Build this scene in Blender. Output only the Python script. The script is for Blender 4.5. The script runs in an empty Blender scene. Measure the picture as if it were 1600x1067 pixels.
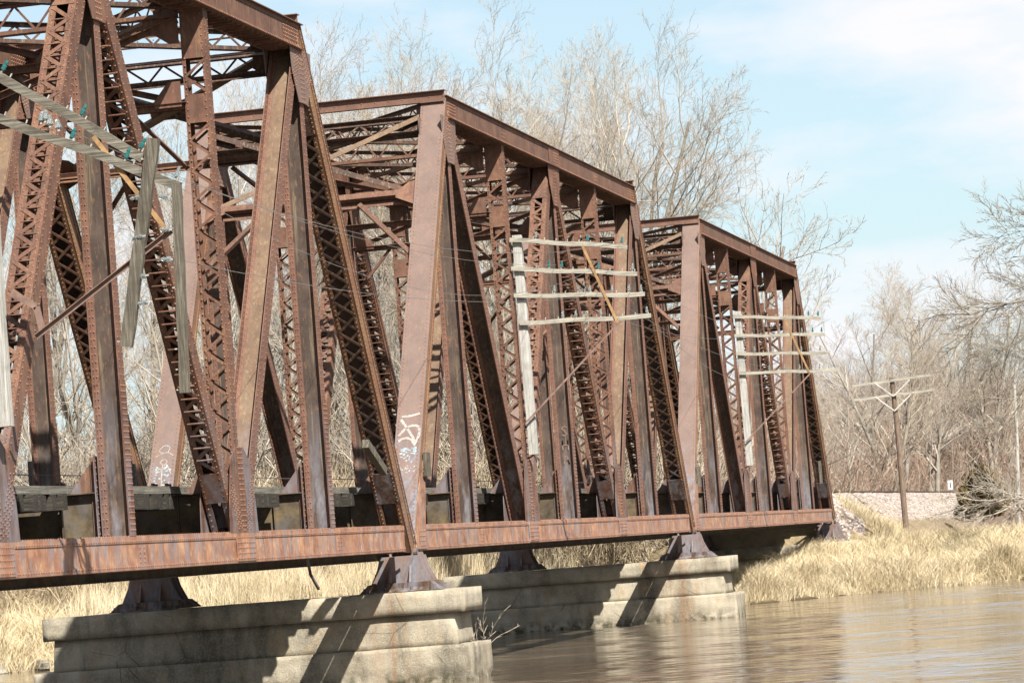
import bpy, math, random
import numpy as np
from mathutils import Vector, Matrix, noise as mnoise

C = bpy.data.collections.new('scene'); bpy.context.scene.collection.children.link(C)
S = bpy.context.scene

# ------------------------------------------------------------------ camera
cam = bpy.data.cameras.new('camera'); camo = bpy.data.objects.new('camera', cam); C.objects.link(camo)
cam.sensor_width = 36.0; cam.lens = 5499.34 / 1600 * 36.0; cam.clip_start = 0.5; cam.clip_end = 6000
_r = Vector((0.20800402, -0.97511141, -0.07675977)); _u = Vector((-0.04169629, -0.08724445, 0.99531393)); _f = Vector((0.97723884, 0.2038287, 0.05880572))
M = Matrix((( _r.x, _u.x, -_f.x, -37.98857887), (_r.y, _u.y, -_f.y, -19.00703086), (_r.z, _u.z, -_f.z, -0.15946248), (0, 0, 0, 1)))
camo.matrix_world = M
S.camera = camo

# ------------------------------------------------------------------ light
SUN = Vector((1.35, 1.0, -1.66)).normalized()          # direction the light travels
elev = math.asin(-SUN.z)
az = math.atan2(-SUN.y, -SUN.x)                         # direction towards the sun
W = bpy.data.worlds.new('World'); S.world = W; W.use_nodes = True
nt = W.node_tree; nt.nodes.clear()
def wn(t, **k):
    n = nt.nodes.new(t)
    for a, b in k.items(): setattr(n, a, b)
    return n
sky = wn('ShaderNodeTexSky', sky_type='NISHITA', sun_disc=False)
sky.sun_elevation = elev; sky.sun_rotation = math.pi / 2 - az
sky.air_density = 1.15; sky.dust_density = 1.2; sky.ozone_density = 1.3; sky.altitude = 200
tc = wn('ShaderNodeTexCoord'); mp = wn('ShaderNodeMapping'); mp.inputs['Scale'].default_value = (5.5, 5.5, 17)
mp.inputs['Location'].default_value = (2.1, 0.4, 1.3)
ns = wn('ShaderNodeTexNoise'); ns.inputs['Scale'].default_value = 1.0; ns.inputs['Detail'].default_value = 6; ns.inputs['Roughness'].default_value = .52
cr = wn('ShaderNodeValToRGB'); cr.color_ramp.elements[0].position = .43; cr.color_ramp.elements[1].position = .56
mx = wn('ShaderNodeMixRGB'); mx.inputs[2].default_value = (6.9, 6.75, 7.05, 1)
mul = wn('ShaderNodeMath', operation='MULTIPLY'); mul.inputs[1].default_value = .92
bg = wn('ShaderNodeBackground'); bg.inputs['Strength'].default_value = 0.052
wo = wn('ShaderNodeOutputWorld')
L = nt.links.new
L(tc.outputs['Generated'], mp.inputs['Vector']); L(mp.outputs[0], ns.inputs['Vector']); L(ns.outputs['Fac'], cr.inputs[0])
L(cr.outputs[0], mul.inputs[0]); sep = wn('ShaderNodeSeparateXYZ'); L(tc.outputs['Generated'], sep.inputs[0])
hz = wn('ShaderNodeMapRange'); hz.inputs[1].default_value = 0; hz.inputs[2].default_value = .45; hz.inputs[3].default_value = .75; hz.inputs[4].default_value = 0; L(sep.outputs['Z'], hz.inputs[0])
mh = wn('ShaderNodeMixRGB'); mh.inputs[2].default_value = (4.7, 6.15, 6.9, 1); L(hz.outputs[0], mh.inputs[0]); L(sky.outputs[0], mh.inputs[1])
L(mul.outputs[0], mx.inputs[0]); L(mh.outputs[0], mx.inputs[1]); L(mx.outputs[0], bg.inputs['Color']); L(bg.outputs[0], wo.inputs[0])
sl = bpy.data.lights.new('sun', 'SUN'); sl.energy = 5.0; sl.angle = math.radians(.55); sl.color = (1, .945, .86)
so = bpy.data.objects.new('sun', sl); C.objects.link(so); so.rotation_euler = SUN.to_track_quat('-Z', 'Y').to_euler()
S.view_settings.view_transform = 'Standard'; S.view_settings.look = 'None'; S.view_settings.gamma = 1
S.view_settings.use_curve_mapping = False; S.view_settings.exposure = 1.5

# ------------------------------------------------------------------ helpers
def tag(o, label=None, cat=None, group=None, kind=None):
    if label: o['label'] = label
    if cat: o['category'] = cat
    if group: o['group'] = group
    if kind: o['kind'] = kind
    return o
def empty(name, loc=(0, 0, 0), **k):
    o = bpy.data.objects.new(name, None); C.objects.link(o); o.location = loc; o.empty_display_size = .3
    return tag(o, **k)
def V(*a): return np.array(a, float)
class MB:
    def __init__(s): s.v = []; s.f = []; s.n = 0
    def add(s, vs, fs):
        s.v.extend([tuple(map(float, p)) for p in vs]); s.f.extend([tuple(i + s.n for i in f) for f in fs]); s.n += len(vs)
    def hexa(s, p):   # 8 corners: 0-3 one face, 4-7 the opposite one
        s.add(p, [(0, 3, 2, 1), (4, 5, 6, 7), (0, 1, 5, 4), (1, 2, 6, 5), (2, 3, 7, 6), (3, 0, 4, 7)])
    def box(s, x0, x1, y0, y1, z0, z1):
        s.hexa([(x0, y0, z0), (x1, y0, z0), (x1, y1, z0), (x0, y1, z0), (x0, y0, z1), (x1, y0, z1), (x1, y1, z1), (x0, y1, z1)])
    def bar(s, p0, p1, w, t, wd):   # box from p0 to p1, width w along wd, thickness t
        p0 = V(*p0); p1 = V(*p1); d = p1 - p0; d /= np.linalg.norm(d)
        wd = V(*wd); wd = wd - d * (wd @ d); wd /= np.linalg.norm(wd); td = np.cross(d, wd)
        a = wd * w / 2; b = td * t / 2
        s.hexa([p0 - a - b, p0 + a - b, p0 + a + b, p0 - a + b, p1 - a - b, p1 + a - b, p1 + a + b, p1 - a + b])
    def angle(s, p0, p1, leg, t, wd, flip=1):  # L-section
        p0 = V(*p0); p1 = V(*p1); d = p1 - p0; d /= np.linalg.norm(d)
        wd = V(*wd); wd = wd - d * (wd @ d); wd /= np.linalg.norm(wd); td = np.cross(d, wd) * flip
        s.bar(p0, p1, leg, t, wd)
        o = wd * (leg / 2 - t / 2) + td * (leg / 2)
        s.bar(p0 + o, p1 + o, t, leg - t, wd)
    def prism(s, pts, axis, a, b):   # polygon extruded along an axis
        vs = []
        for c in (a, b):
            for p in pts:
                q = list(p); q.insert(axis, c); vs.append(q)
        n = len(pts)
        s.add(vs, [tuple(range(n))[::-1], tuple(range(n, 2 * n))] + [(i, (i + 1) % n, n + (i + 1) % n, n + i) for i in range(n)])
    def build(s, name, mat, parent=None, recalc=True):
        me = bpy.data.meshes.new(name); me.from_pydata(s.v, [], s.f); me.update()
        if recalc:
            import bmesh
            bm = bmesh.new(); bm.from_mesh(me); bmesh.ops.recalc_face_normals(bm, faces=bm.faces); bm.to_mesh(me); bm.free()
        o = bpy.data.objects.new(name, me); C.objects.link(o)
        if mat: me.materials.append(mat)
        if parent: o.parent = parent
        return o
def npmesh(name, verts, faces, mat, parent=None, smooth=False):
    me = bpy.data.meshes.new(name); n = len(verts); k = faces.shape[1]; m = len(faces)
    me.vertices.add(n); me.vertices.foreach_set('co', np.asarray(verts, np.float32).ravel())
    me.loops.add(m * k); me.loops.foreach_set('vertex_index', np.asarray(faces, np.int32).ravel())
    me.polygons.add(m); me.polygons.foreach_set('loop_start', np.arange(0, m * k, k, dtype=np.int32))
    if smooth: me.polygons.foreach_set('use_smooth', np.ones(m, bool))
    me.update(calc_edges=True)
    if mat: me.materials.append(mat)
    o = bpy.data.objects.new(name, me); C.objects.link(o)
    if parent: o.parent = parent
    return o
KIDS = {}
def copy_tree(o, parent=None):
    c = o.copy(); C.objects.link(c)
    if parent: c.parent = parent
    for ch in [k for k in ALL_KIDS.get(o.name, [])]: copy_tree(bpy.data.objects[ch], c)
    return c
ALL_KIDS = {}
def index_kids():
    ALL_KIDS.clear()
    for o in bpy.data.objects:
        if o.parent: ALL_KIDS.setdefault(o.parent.name, []).append(o.name)

# ------------------------------------------------------------------ materials
ALB = .60      # one factor that brings all the hand-mixed colours to real-world reflectance
class Mat:
    def __init__(s, name, rough=.8, spec=.3):
        s.m = bpy.data.materials.new(name); s.m.use_nodes = True; s.t = s.m.node_tree
        s.b = s.t.nodes['Principled BSDF']; s.b.inputs['Roughness'].default_value = rough
        s.b.inputs['Specular IOR Level'].default_value = spec
        s.g = s.t.nodes.new('ShaderNodeNewGeometry'); s.pos = s.g.outputs['Position']
        s.oc = s.t.nodes.new('ShaderNodeTexCoord').outputs['Object']
    def noise(s, scale, detail=5, rough=.6, st=(1, 1, 1), src=None, off=0):
        mp = s.t.nodes.new('ShaderNodeMapping'); mp.inputs['Scale'].default_value = st; mp.inputs['Location'].default_value = (off, off * .7, off * .3)
        s.t.links.new(src or s.pos, mp.inputs['Vector'])
        n = s.t.nodes.new('ShaderNodeTexNoise'); n.inputs['Scale'].default_value = scale; n.inputs['Detail'].default_value = detail; n.inputs['Roughness'].default_value = rough
        s.t.links.new(mp.outputs[0], n.inputs['Vector']); return n.outputs['Fac']
    def voro(s, scale, st=(1, 1, 1), feature='F1', out='Distance'):
        mp = s.t.nodes.new('ShaderNodeMapping'); mp.inputs['Scale'].default_value = st
        s.t.links.new(s.pos, mp.inputs['Vector'])
        n = s.t.nodes.new('ShaderNodeTexVoronoi'); n.inputs['Scale'].default_value = scale; n.feature = feature
        s.t.links.new(mp.outputs[0], n.inputs['Vector']); return n.outputs[out]
    def ramp(s, fac, stops):
        r = s.t.nodes.new('ShaderNodeValToRGB'); e = r.color_ramp.elements
        while len(e) > 1: e.remove(e[-1])
        e[0].position = stops[0][0]; c = stops[0][1]; e[0].color = (*c, 1) if len(c) == 3 else c
        for p, c in stops[1:]:
            q = e.new(p); q.color = (*c, 1)
        s.t.links.new(fac, r.inputs[0]); return r.outputs[0]
    def mask(s, fac, a, b): return s.ramp(fac, [(a, (0, 0, 0)), (b, (1, 1, 1))])
    def mix(s, fac, a, b, mode='MIX'):
        n = s.t.nodes.new('ShaderNodeMixRGB'); n.blend_type = mode
        for i, x in ((0, fac), (1, a), (2, b)):
            if isinstance(x, (int, float)): n.inputs[i].default_value = x
            elif isinstance(x, tuple): n.inputs[i].default_value = (*x, 1)
            else: s.t.links.new(x, n.inputs[i])
        return n.outputs[0]
    def math(s, op, a, b=0):
        n = s.t.nodes.new('ShaderNodeMath'); n.operation = op
        for i, x in ((0, a), (1, b)):
            if isinstance(x, (int, float)): n.inputs[i].default_value = x
            else: s.t.links.new(x, n.inputs[i])
        return n.outputs[0]
    def zmask(s, z0, z1):   # 1 below z0, 0 above z1
        sp = s.t.nodes.new('ShaderNodeSeparateXYZ'); s.t.links.new(s.pos, sp.inputs[0])
        mr = s.t.nodes.new('ShaderNodeMapRange'); mr.inputs[1].default_value = z0; mr.inputs[2].default_value = z1; mr.inputs[3].default_value = 1; mr.inputs[4].default_value = 0
        s.t.links.new(sp.outputs['Z'], mr.inputs[0]); return mr.outputs[0]
    def color(s, c):
        k = getattr(s, 'k', ALB); c = s.mix(1.0, c, (k, k, k), 'MULTIPLY'); s.t.links.new(c, s.b.inputs['Base Color']); return s
    def bump(s, h, dist=.01, st=.6):
        b = s.t.nodes.new('ShaderNodeBump'); b.inputs['Distance'].default_value = dist; b.inputs['Strength'].default_value = st
        s.t.links.new(h, b.inputs['Height']); s.t.links.new(b.outputs[0], s.b.inputs['Normal']); return s

def steel(name, c1, c2, c3, low=.8, streak=.3, rough=.72, dark=.6):
    m = Mat(name, rough, .35)
    n1 = m.noise(1.3, 8, .65); n2 = m.noise(9, 6, .7, (1, 1, .45)); n3 = m.noise(2.2, 6, .6, (1.6, 1.6, .28), off=7)
    col = m.ramp(n1, [(.32, c1), (.5, c2), (.68, c3)])
    col = m.mix(m.math('MULTIPLY', m.mask(n2, .5, .7), dark), col, tuple(x * .5 for x in c1))
    col = m.mix(m.math('MULTIPLY', m.mask(m.noise(14, 5, .7, (1, 1, .3), off=3), .56, .66), .35), col, (.42, .2, .09))
    # bare grey-blue paint left low down, where flood water scours the rust
    g = m.math('MULTIPLY', m.zmask(1.2, 3.3), m.mask(n3, .44, .58))
    col = m.mix(m.math('MULTIPLY', g, low), col, m.ramp(n2, [(.35, (.14, .125, .14)), (.6, (.24, .235, .26))]))
    if streak: col = m.mix(m.math('MULTIPLY', m.mask(m.noise(5, 6, .6, (3, 3, .12), off=12), .55, .7), streak), col, (.36, .29, .17))
    m.color(col).bump(m.noise(40, 4, .7), .004, .5)
    return m.m
RUST = steel('rusty_steel', (.098, .047, .031), (.150, .072, .046), (.220, .110, .066))
RUST_DARK = steel('dark_rusty_steel', (.045, .027, .020), (.075, .042, .030), (.13, .070, .047), .8, .5)  # darker rust copy, with some shade put into its colour
RIVET = steel('rivet_steel', (.20, .09, .055), (.28, .125, .075), (.38, .19, .10), .2, .0)
PLATE = steel('mauve_rusty_plate', (.158, .108, .090), (.190, .131, .110), (.225, .154, .128), .95, .06, dark=.15)
CHAP = steel('lichen_edged_steel', (.17, .082, .045), (.22, .110, .056), (.28, .17, .08), .2, .5)
WEBM = steel('weathered_shaded_web_steel', (.045, .030, .023), (.078, .052, .040), (.12, .084, .064), .95, .45)  # dark weathered web tone, lowered further to paint in shade
FLG = steel('pinkish_rusty_flange', (.135, .068, .048), (.178, .092, .064), (.225, .120, .084), .4, .1, dark=.4)
TANW = steel('lichen_streaked_web', (.13, .078, .050), (.175, .112, .070), (.22, .150, .092), .9, .5, dark=.5)
def chord_mat():
    m = Mat('streaked_chord_steel', .68, .35); m.k = .82
    n1 = m.noise(2.0, 8, .65); st = m.noise(1.0, 7, .65, (3.4, 1, .9)); st2 = m.noise(1.0, 8, .6, (6, 1, 1.1), off=4)
    col = m.ramp(n1, [(.3, (.17, .078, .05)), (.46, (.25, .12, .072)), (.58, (.35, .185, .105)), (.70, (.44, .28, .165))])
    col = m.mix(m.math('MULTIPLY', m.mask(st, .47, .6), .72), col, (.19, .185, .20))
    col = m.mix(m.math('MULTIPLY', m.mask(st2, .52, .66), .6), col, (.13, .05, .035))
    col = m.mix(m.math('MULTIPLY', m.mask(m.noise(12, 4, .6, (1.5, 1, .5), off=9), .58, .68), .5), col, (.50, .36, .20))
    m.color(col).bump(m.noise(30, 5, .7), .004, .5); return m.m
CHORD = chord_mat()
GREYS = steel('grey_scoured_steel', (.17, .10, .085), (.22, .15, .13), (.27, .21, .19), .98, .1)
def fb_mat():
    m = Mat('stained_floor_beam_steel', .75, .3); m.k = .48
    n = m.noise(2.6, 8, .7)
    col = m.ramp(n, [(.3, (.06, .045, .035)), (.48, (.12, .09, .055)), (.60, (.20, .15, .08)), (.74, (.32, .21, .08))])
    col = m.mix(m.math('MULTIPLY', m.mask(m.noise(1.8, 6, .6, off=5), .5, .62), .6), col, (.17, .16, .15))
    m.color(col).bump(m.noise(25, 4, .7), .005, .5); return m.m
FBM = fb_mat()
def timber(name, a, b, c, axis):
    m = Mat(name, .9, .15); m.k = .62; st = [30, 30, 30]; st[axis] = 1.1
    n = m.noise(1.0, 6, .7, tuple(st)); n2 = m.noise(3, 5, .6)
    col = m.ramp(n, [(.3, a), (.5, b), (.7, c)])
    col = m.mix(m.math('MULTIPLY', m.mask(n2, .5, .68), .45), col, a)
    m.color(col).bump(n, .02, .8); return m.m
TIE = timber('creosoted_tie_wood', (.02, .018, .016), (.05, .045, .038), (.12, .11, .09), 1)
GUARD = timber('grey_deck_timber', (.09, .085, .075), (.18, .17, .145), (.30, .28, .24), 0)
GREYW = timber('weathered_crossarm_wood', (.20, .185, .15), (.40, .375, .31), (.58, .55, .47), 1)
GREYP = timber('weathered_post_wood', (.24, .235, .215), (.44, .43, .395), (.62, .61, .57), 2)
DARKW = timber('aged_crossarm_wood', (.05, .046, .036), (.16, .145, .115), (.32, .30, .25), 1)
DARKP = timber('aged_hanging_wood', (.05, .045, .036), (.13, .115, .09), (.26, .24, .19), 2)
BROWNP = timber('brown_pole_wood', (.10, .07, .05), (.20, .145, .11), (.32, .25, .20), 2)
def concrete(name, warm=0.):
    m = Mat(name, .9, .2); m.k = .74
    n1 = m.noise(.9, 9, .68); n2 = m.noise(1.3, 6, .6, (1, 1, .25), off=3); n3 = m.noise(22, 6, .7)
    col = m.ramp(n1, [(.3, (.17, .150, .115)), (.46, (.32, .285, .215)), (.6, (.44, .395, .305)), (.75, (.54, .49, .39))])
    col = m.mix(m.math('MULTIPLY', m.mask(n2, .5, .66), .7), col, (.095, .085, .065))
    col = m.mix(m.math('MULTIPLY', m.mask(m.noise(2.3, 6, .65, (1, 1, .5), off=21), .55, .68), .45 + warm), col, (.40, .27, .14))
    col = m.mix(m.math('MULTIPLY', m.mask(n3, .5, .72), .5), col, (.60, .55, .45))
    col = m.mix(m.math('MULTIPLY', m.zmask(-2.95, -2.6), m.mask(m.noise(4, 5, .6), .4, .6)), col, (.07, .065, .04))
    cr = m.math('MULTIPLY', m.ramp(m.voro(.75, feature='DISTANCE_TO_EDGE'), [(0, (1, 1, 1)), (.012, (0, 0, 0))]), m.mask(m.noise(.8, 3, .5, off=6), .52, .6))
    col = m.mix(m.math('MULTIPLY', cr, .8), col, (.06, .055, .05))
    sp = m.t.nodes.new('ShaderNodeSeparateXYZ'); m.t.links.new(m.pos, sp.inputs[0])
    wv = m.math('MULTIPLY', m.math('SUBTRACT', 1.0, m.math('MINIMUM', m.math('MULTIPLY', m.math('ABSOLUTE', m.math('SUBTRACT', sp.outputs['Y'], .4)), .85), 1.0)), m.mask(m.noise(1.0, 5, .6, (2.5, 4.5, .25), off=31), .46, .6))
    col = m.mix(m.math('MULTIPLY', wv, .38), col, (.30, .16, .08))
    h = m.mix(.5, m.noise(6, 9, .7), m.noise(45, 4, .7))
    m.color(col).bump(h, .05, .9); return m.m
CONC = concrete('stained_concrete'); CONC2 = concrete('warm_stained_concrete', .15)
def simple(name, c, rough=.7, spec=.3, var=.35, scale=6):
    m = Mat(name, rough, spec); n = m.noise(scale, 5, .65)
    m.color(m.ramp(n, [(.3, tuple(x * (1 - var) for x in c)), (.7, tuple(min(1, x * (1 + var)) for x in c))])); return m.m
WHITEP = simple('white_spray_paint', (.40, .37, .345), .8, .2, .35, 9)
BLUEP = simple('pale_blue_spray_paint', (.33, .42, .46), .8, .2, .5, 9)
DIRTW = simple('faded_chalk_paint', (.27, .19, .155), .9, .1, .3, 12)
WIRE = simple('dull_wire', (.18, .17, .16)); RAILM = simple('rail_steel', (.10, .075, .06)); POSTM = simple('dark_post_steel', (.11, .09, .085))
GALV = simple('pale_brace_steel', (.62, .60, .55), .6)
GOLD = simple('yellowed_brace_steel', (.36, .22, .10), .7, .3, .35, 5)
ROD = simple('pinkish_brace_steel', (.24, .155, .125), .7)
def glass(name, c, tr=.6):
    m = Mat(name, .08, .5); m.b.inputs['Base Color'].default_value = (*c, 1); m.b.inputs['Transmission Weight'].default_value = tr; m.b.inputs['IOR'].default_value = 1.5
    return m.m
TEAL = glass('teal_glass', (.03, .20, .20)); CLEAR = glass('clear_glass', (.42, .48, .48), .8)
def bark(name, a, b, k=.70):
    m = Mat(name, .9, .15); m.k = k; n = m.noise(3, 6, .7, (1, 1, .35))
    m.color(m.ramp(n, [(.3, a), (.7, b)])).bump(m.noise(12, 5, .7, (1, 1, .3)), .03, .8)
    return m.m
BARK = bark('grey_tan_bark', (.17, .15, .125), (.36, .325, .27)); TWIG = bark('pale_twig_bark', (.36, .32, .26), (.58, .52, .44), .64)
TWIGW = bark('reddish_twig_bark', (.24, .17, .125), (.42, .32, .25)); BRUSH = bark('dry_brush', (.30, .235, .15), (.60, .49, .33))
BRUSHG = bark('greyish_brush', (.26, .215, .165), (.50, .43, .34))
LIMB = bark('dark_limb_bark', (.15, .13, .10), (.34, .30, .24))
DEADW = bark('bleached_dead_wood', (.24, .21, .17), (.56, .51, .43))
def grassm(name, a, b, c):
    m = Mat(name, .85, .15); m.k = .68; n = m.noise(.6, 5, .7); n2 = m.noise(9, 3, .6)
    col = m.ramp(n, [(.35, a), (.5, b), (.65, c)]); col = m.mix(m.math('MULTIPLY', m.mask(n2, .4, .7), .35), col, c); col = m.mix(m.math('MULTIPLY', m.mask(m.noise(.45, 4, .6, off=5), .52, .66), .5), col, (.36, .29, .17)); col = m.mix(m.math('MULTIPLY', m.mask(m.noise(.33, 4, .6, off=15), .58, .68), .45), col, (.30, .29, .14)); m.color(col); return m.m
GRASS = grassm('dry_tan_grass', (.46, .36, .20), (.64, .53, .335), (.78, .67, .46))
REED = grassm('dry_reed', (.46, .37, .22), (.64, .53, .35), (.78, .68, .48))
CEDAR = simple('rusty_green_cedar_foliage', (.17, .125, .05), .8, .2, .5, 1.2)

# ------------------------------------------------------------------ terrain
XW = np.array([-60, 40, 60, 75, 86, 93, 98, 104, 108.5, 118, 150, 520]); YW = np.array([230, 60, 40, 23, 12.5, 6, 1.2, -3.2, -9, -22, -62, -520])
def sstep(t): t = np.clip(t, 0, 1); return t * t * (3 - 2 * t)
def ground(x, y):
    x = np.asarray(x, float); y = np.asarray(y, float)
    s = (y - np.interp(x, XW, YW)) * .70
    s = s + .35 * np.sin(x * .9 + y * .5) + .25 * np.sin(x * 2.3 - y * 1.7)
    z = np.where(s < 0, np.maximum(-4.6, -3.0 + .35 * s), -3.0 + .75 * sstep(s / 1.6) + .85 * sstep((s - 1) / 14))
    z = z + np.where(s > 0, .10 * np.sin(x * .35 + 1) * np.sin(y * .41) + .05 * np.sin(x * 1.3) * np.cos(y * 1.1), 0)
    dip = sstep((x - 92) / 4) * sstep((121.2 - x) / .5) * sstep((y - .9) / 1.6) * sstep((11.5 - y) / 2.5)
    z = z * (1 - dip) + np.minimum(z, -2.75) * dip
    # railway embankment beyond the abutment
    d = np.hypot(np.maximum(0, 122.4 - x) * 2.6, np.maximum(0, np.abs(y - 3.25) - 2.7))
    e = 1.22 - d * .80
    z = np.maximum(z, np.where(x > 110, e, -9))
    # low wooded hill far off
    h = 12 * sstep((x - 290) / 200) + 10 * sstep((x - 480) / 400) + 1.5 * sstep((x - 290) / 100) * np.sin(y * .021 + 1)
    return z + h * (s > 0)
xs = np.unique(np.concatenate([np.arange(-60, 60, 6), np.arange(60, 140, .6), np.arange(140, 220, 2), np.arange(220, 600, 8), np.arange(600, 3000, 120)]))
ys = np.unique(np.concatenate([np.arange(-1500, -120, 120), np.arange(-120, -24, 6), np.arange(-24, 50, .6), np.arange(50, 120, 4), np.arange(120, 1900, 90)]))
gx, gy = np.meshgrid(xs, ys, indexing='ij'); gz = ground(gx, gy)
vv = np.stack([gx.ravel(), gy.ravel(), gz.ravel()], 1); nx, ny = len(xs), len(ys)
ii, jj = np.meshgrid(np.arange(nx - 1), np.arange(ny - 1), indexing='ij'); a = (ii * ny + jj).ravel()
m = Mat('dry_bank_earth', .95, .1)
n = m.noise(1.2, 8, .7); n2 = m.noise(14, 6, .75)
col = m.ramp(n, [(.3, (.22, .165, .09)), (.5, (.40, .31, .18)), (.68, (.52, .42, .26))])
col = m.mix(m.math('MULTIPLY', m.mask(n2, .45, .7), .5), col, (.60, .50, .33))
col = m.mix(m.math('MULTIPLY', m.mask(m.noise(.25, 4, .6, off=3), .55, .66), .5), col, (.20, .20, .09))
sx = m.t.nodes.new('ShaderNodeSeparateXYZ'); m.t.links.new(m.pos, sx.inputs[0]); mr = m.t.nodes.new('ShaderNodeMapRange'); mr.inputs[1].default_value = 112; mr.inputs[2].default_value = 190; m.t.links.new(sx.outputs['X'], mr.inputs[0])
col = m.mix(mr.outputs[0], col, m.ramp(n, [(.3, (.15, .11, .085)), (.7, (.27, .20, .155))]))
col = m.mix(m.zmask(-2.98, -2.75), col, (.10, .075, .045))
m.color(col).bump(m.mix(.5, n2, m.noise(50, 3, .7)), .08, 1)
tag(npmesh('ground', vv, np.stack([a, a + ny, a + ny + 1, a + 1], 1), m.m, smooth=True), kind='structure', label='dry tan river bank and flood plain')
# ballast on the embankment
bxs = np.arange(121.3, 300, .35); bys = np.arange(-1.6, 8.2, .25)
gx, gy = np.meshgrid(bxs, bys, indexing='ij'); rg = np.random.default_rng(2)
gz = np.maximum(1.22 - np.hypot(np.maximum(0, 122.4 - gx) * 2.6, np.maximum(0, np.abs(gy - 3.25) - 2.7)) * .80, -9) + .07 + .05 * rg.standard_normal(gx.shape).clip(-1.5, 1.5)
gz = np.where((gx < 122.6) & (gy > .2), gz - 4, gz); edge = np.abs(gy - 3.25) - 4.3; gz = gz - np.where(edge > 0, edge * .45, 0)
vv = np.stack([gx.ravel(), gy.ravel(), gz.ravel()], 1); nx, ny = len(bxs), len(bys)
ii, jj = np.meshgrid(np.arange(nx - 1), np.arange(ny - 1), indexing='ij'); a = (ii * ny + jj).ravel()
m = Mat('pinkish_ballast', .9, .2)
cc = m.voro(11, out='Color'); sp = m.t.nodes.new('ShaderNodeSeparateXYZ'); m.t.links.new(cc, sp.inputs[0])
col = m.ramp(sp.outputs[0], [(0, (.16, .125, .11)), (.4, (.36, .295, .255)), (.75, (.52, .44, .385)), (1, (.70, .63, .57))])
m.color(m.mix(m.math('MULTIPLY', m.mask(m.noise(.9, 4), .5, .65), .4), col, (.42, .33, .22))).bump(m.voro(11), .06, 1)
tag(npmesh('ballast', vv, np.stack([a, a + ny, a + ny + 1, a + 1], 1), m.m), kind='structure', label='pinkish grey railway ballast on the embankment slope')
# water
m = Mat('muddy_river_water', .07, .5)
m.b.inputs['IOR'].default_value = 1.33
wcol = m.ramp(m.noise(.10, 4, .6, (1, .35, 1)), [(.35, (.14, .108, .075)), (.65, (.22, .175, .125))])
m.color(wcol)
def vnoise(scale, st, det):
    mp_ = m.t.nodes.new('ShaderNodeMapping'); mp_.inputs['Scale'].default_value = st; mp_.inputs['Rotation'].default_value = (0, 0, -.2); m.t.links.new(m.pos, mp_.inputs['Vector'])
    n_ = m.t.nodes.new('ShaderNodeTexNoise'); n_.inputs['Scale'].default_value = scale; n_.inputs['Detail'].default_value = det; n_.inputs['Roughness'].default_value = .6
    m.t.links.new(mp_.outputs[0], n_.inputs['Vector']); return n_.outputs['Color']
def vm(op, a, b):
    n_ = m.t.nodes.new('ShaderNodeVectorMath'); n_.operation = op
    for i_, x_ in ((0, a), (1, b)):
        if isinstance(x_, tuple): n_.inputs[i_].default_value = x_
        else: m.t.links.new(x_, n_.inputs[i_])
    return n_.outputs[0]
# wavelets as slopes of the surface: calm and ruffled bands
w1 = vm('MULTIPLY', vm('SUBTRACT', vnoise(1.0, (2.6, .62, 1), 6), (.5, .5, .5)), (.50, .16, 0))
w2 = vm('MULTIPLY', vm('SUBTRACT', vnoise(1.0, (.22, .035, 1), 3), (.5, .5, .5)), (.20, .05, 0))
band = m.ramp(m.noise(1.0, 4, .6, (.30, .03, 1)), [(.38, (.35, .35, .35)), (.62, (1.5, 1.5, 1.5))])
nrm = vm('NORMALIZE', vm('ADD', vm('ADD', vm('MULTIPLY', w1, band), w2), (0, 0, 1)), (0, 0, 0))
m.t.links.new(nrm, m.b.inputs['Normal'])
mb = MB(); mb.add([(-400, -1500, -3.0), (520, -1500, -3.0), (520, 1500, -3.0), (-400, 1500, -3.0)], [(0, 1, 2, 3)])
tag(mb.build('river_water', m.m, recalc=False), kind='structure', label='brown rippled river water')

# ------------------------------------------------------------------ truss span
P = 6.7; WID = 5.974; H = 11.24; HB = .557; SP = 40.64; T = .56
LB = [V(n * P, 0, .28) for n in range(7)]; UT = [None] + [V(n * P, 0, H - .28) for n in range(1, 6)]
class F:
    def __init__(s, A, B):
        s.A = A; d = B - A; s.L = np.linalg.norm(d); s.u = d / s.L
        n = V(-s.u[2], 0, s.u[0]); 
        if n[2] < -1e-6 or (abs(n[2]) < 1e-6 and n[0] > 0): n = -n
        s.n = n
    def p(s, a, y, n): return s.A + s.u * a + s.n * n + V(0, y, 0)
    def box(s, mb, a0, a1, y0, y1, n0, n1):
        mb.hexa([s.p(a0, y0, n0), s.p(a0, y1, n0), s.p(a0, y1, n1), s.p(a0, y0, n1), s.p(a1, y0, n0), s.p(a1, y1, n0), s.p(a1, y1, n1), s.p(a1, y0, n1)])
riv = []      # rivet (position, normal)
def rivet_row(Fr, a0, a1, step, y, n, dirn):
    k = max(1, int((a1 - a0) / step))
    nn = {'n+': Fr.n, 'n-': -Fr.n, 'y-': V(0, -1, 0), 'y+': V(0, 1, 0)}[dirn]
    for i in range(k + 1): riv.append((Fr.p(a0 + (a1 - a0) * i / k, y, n), nn))
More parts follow.
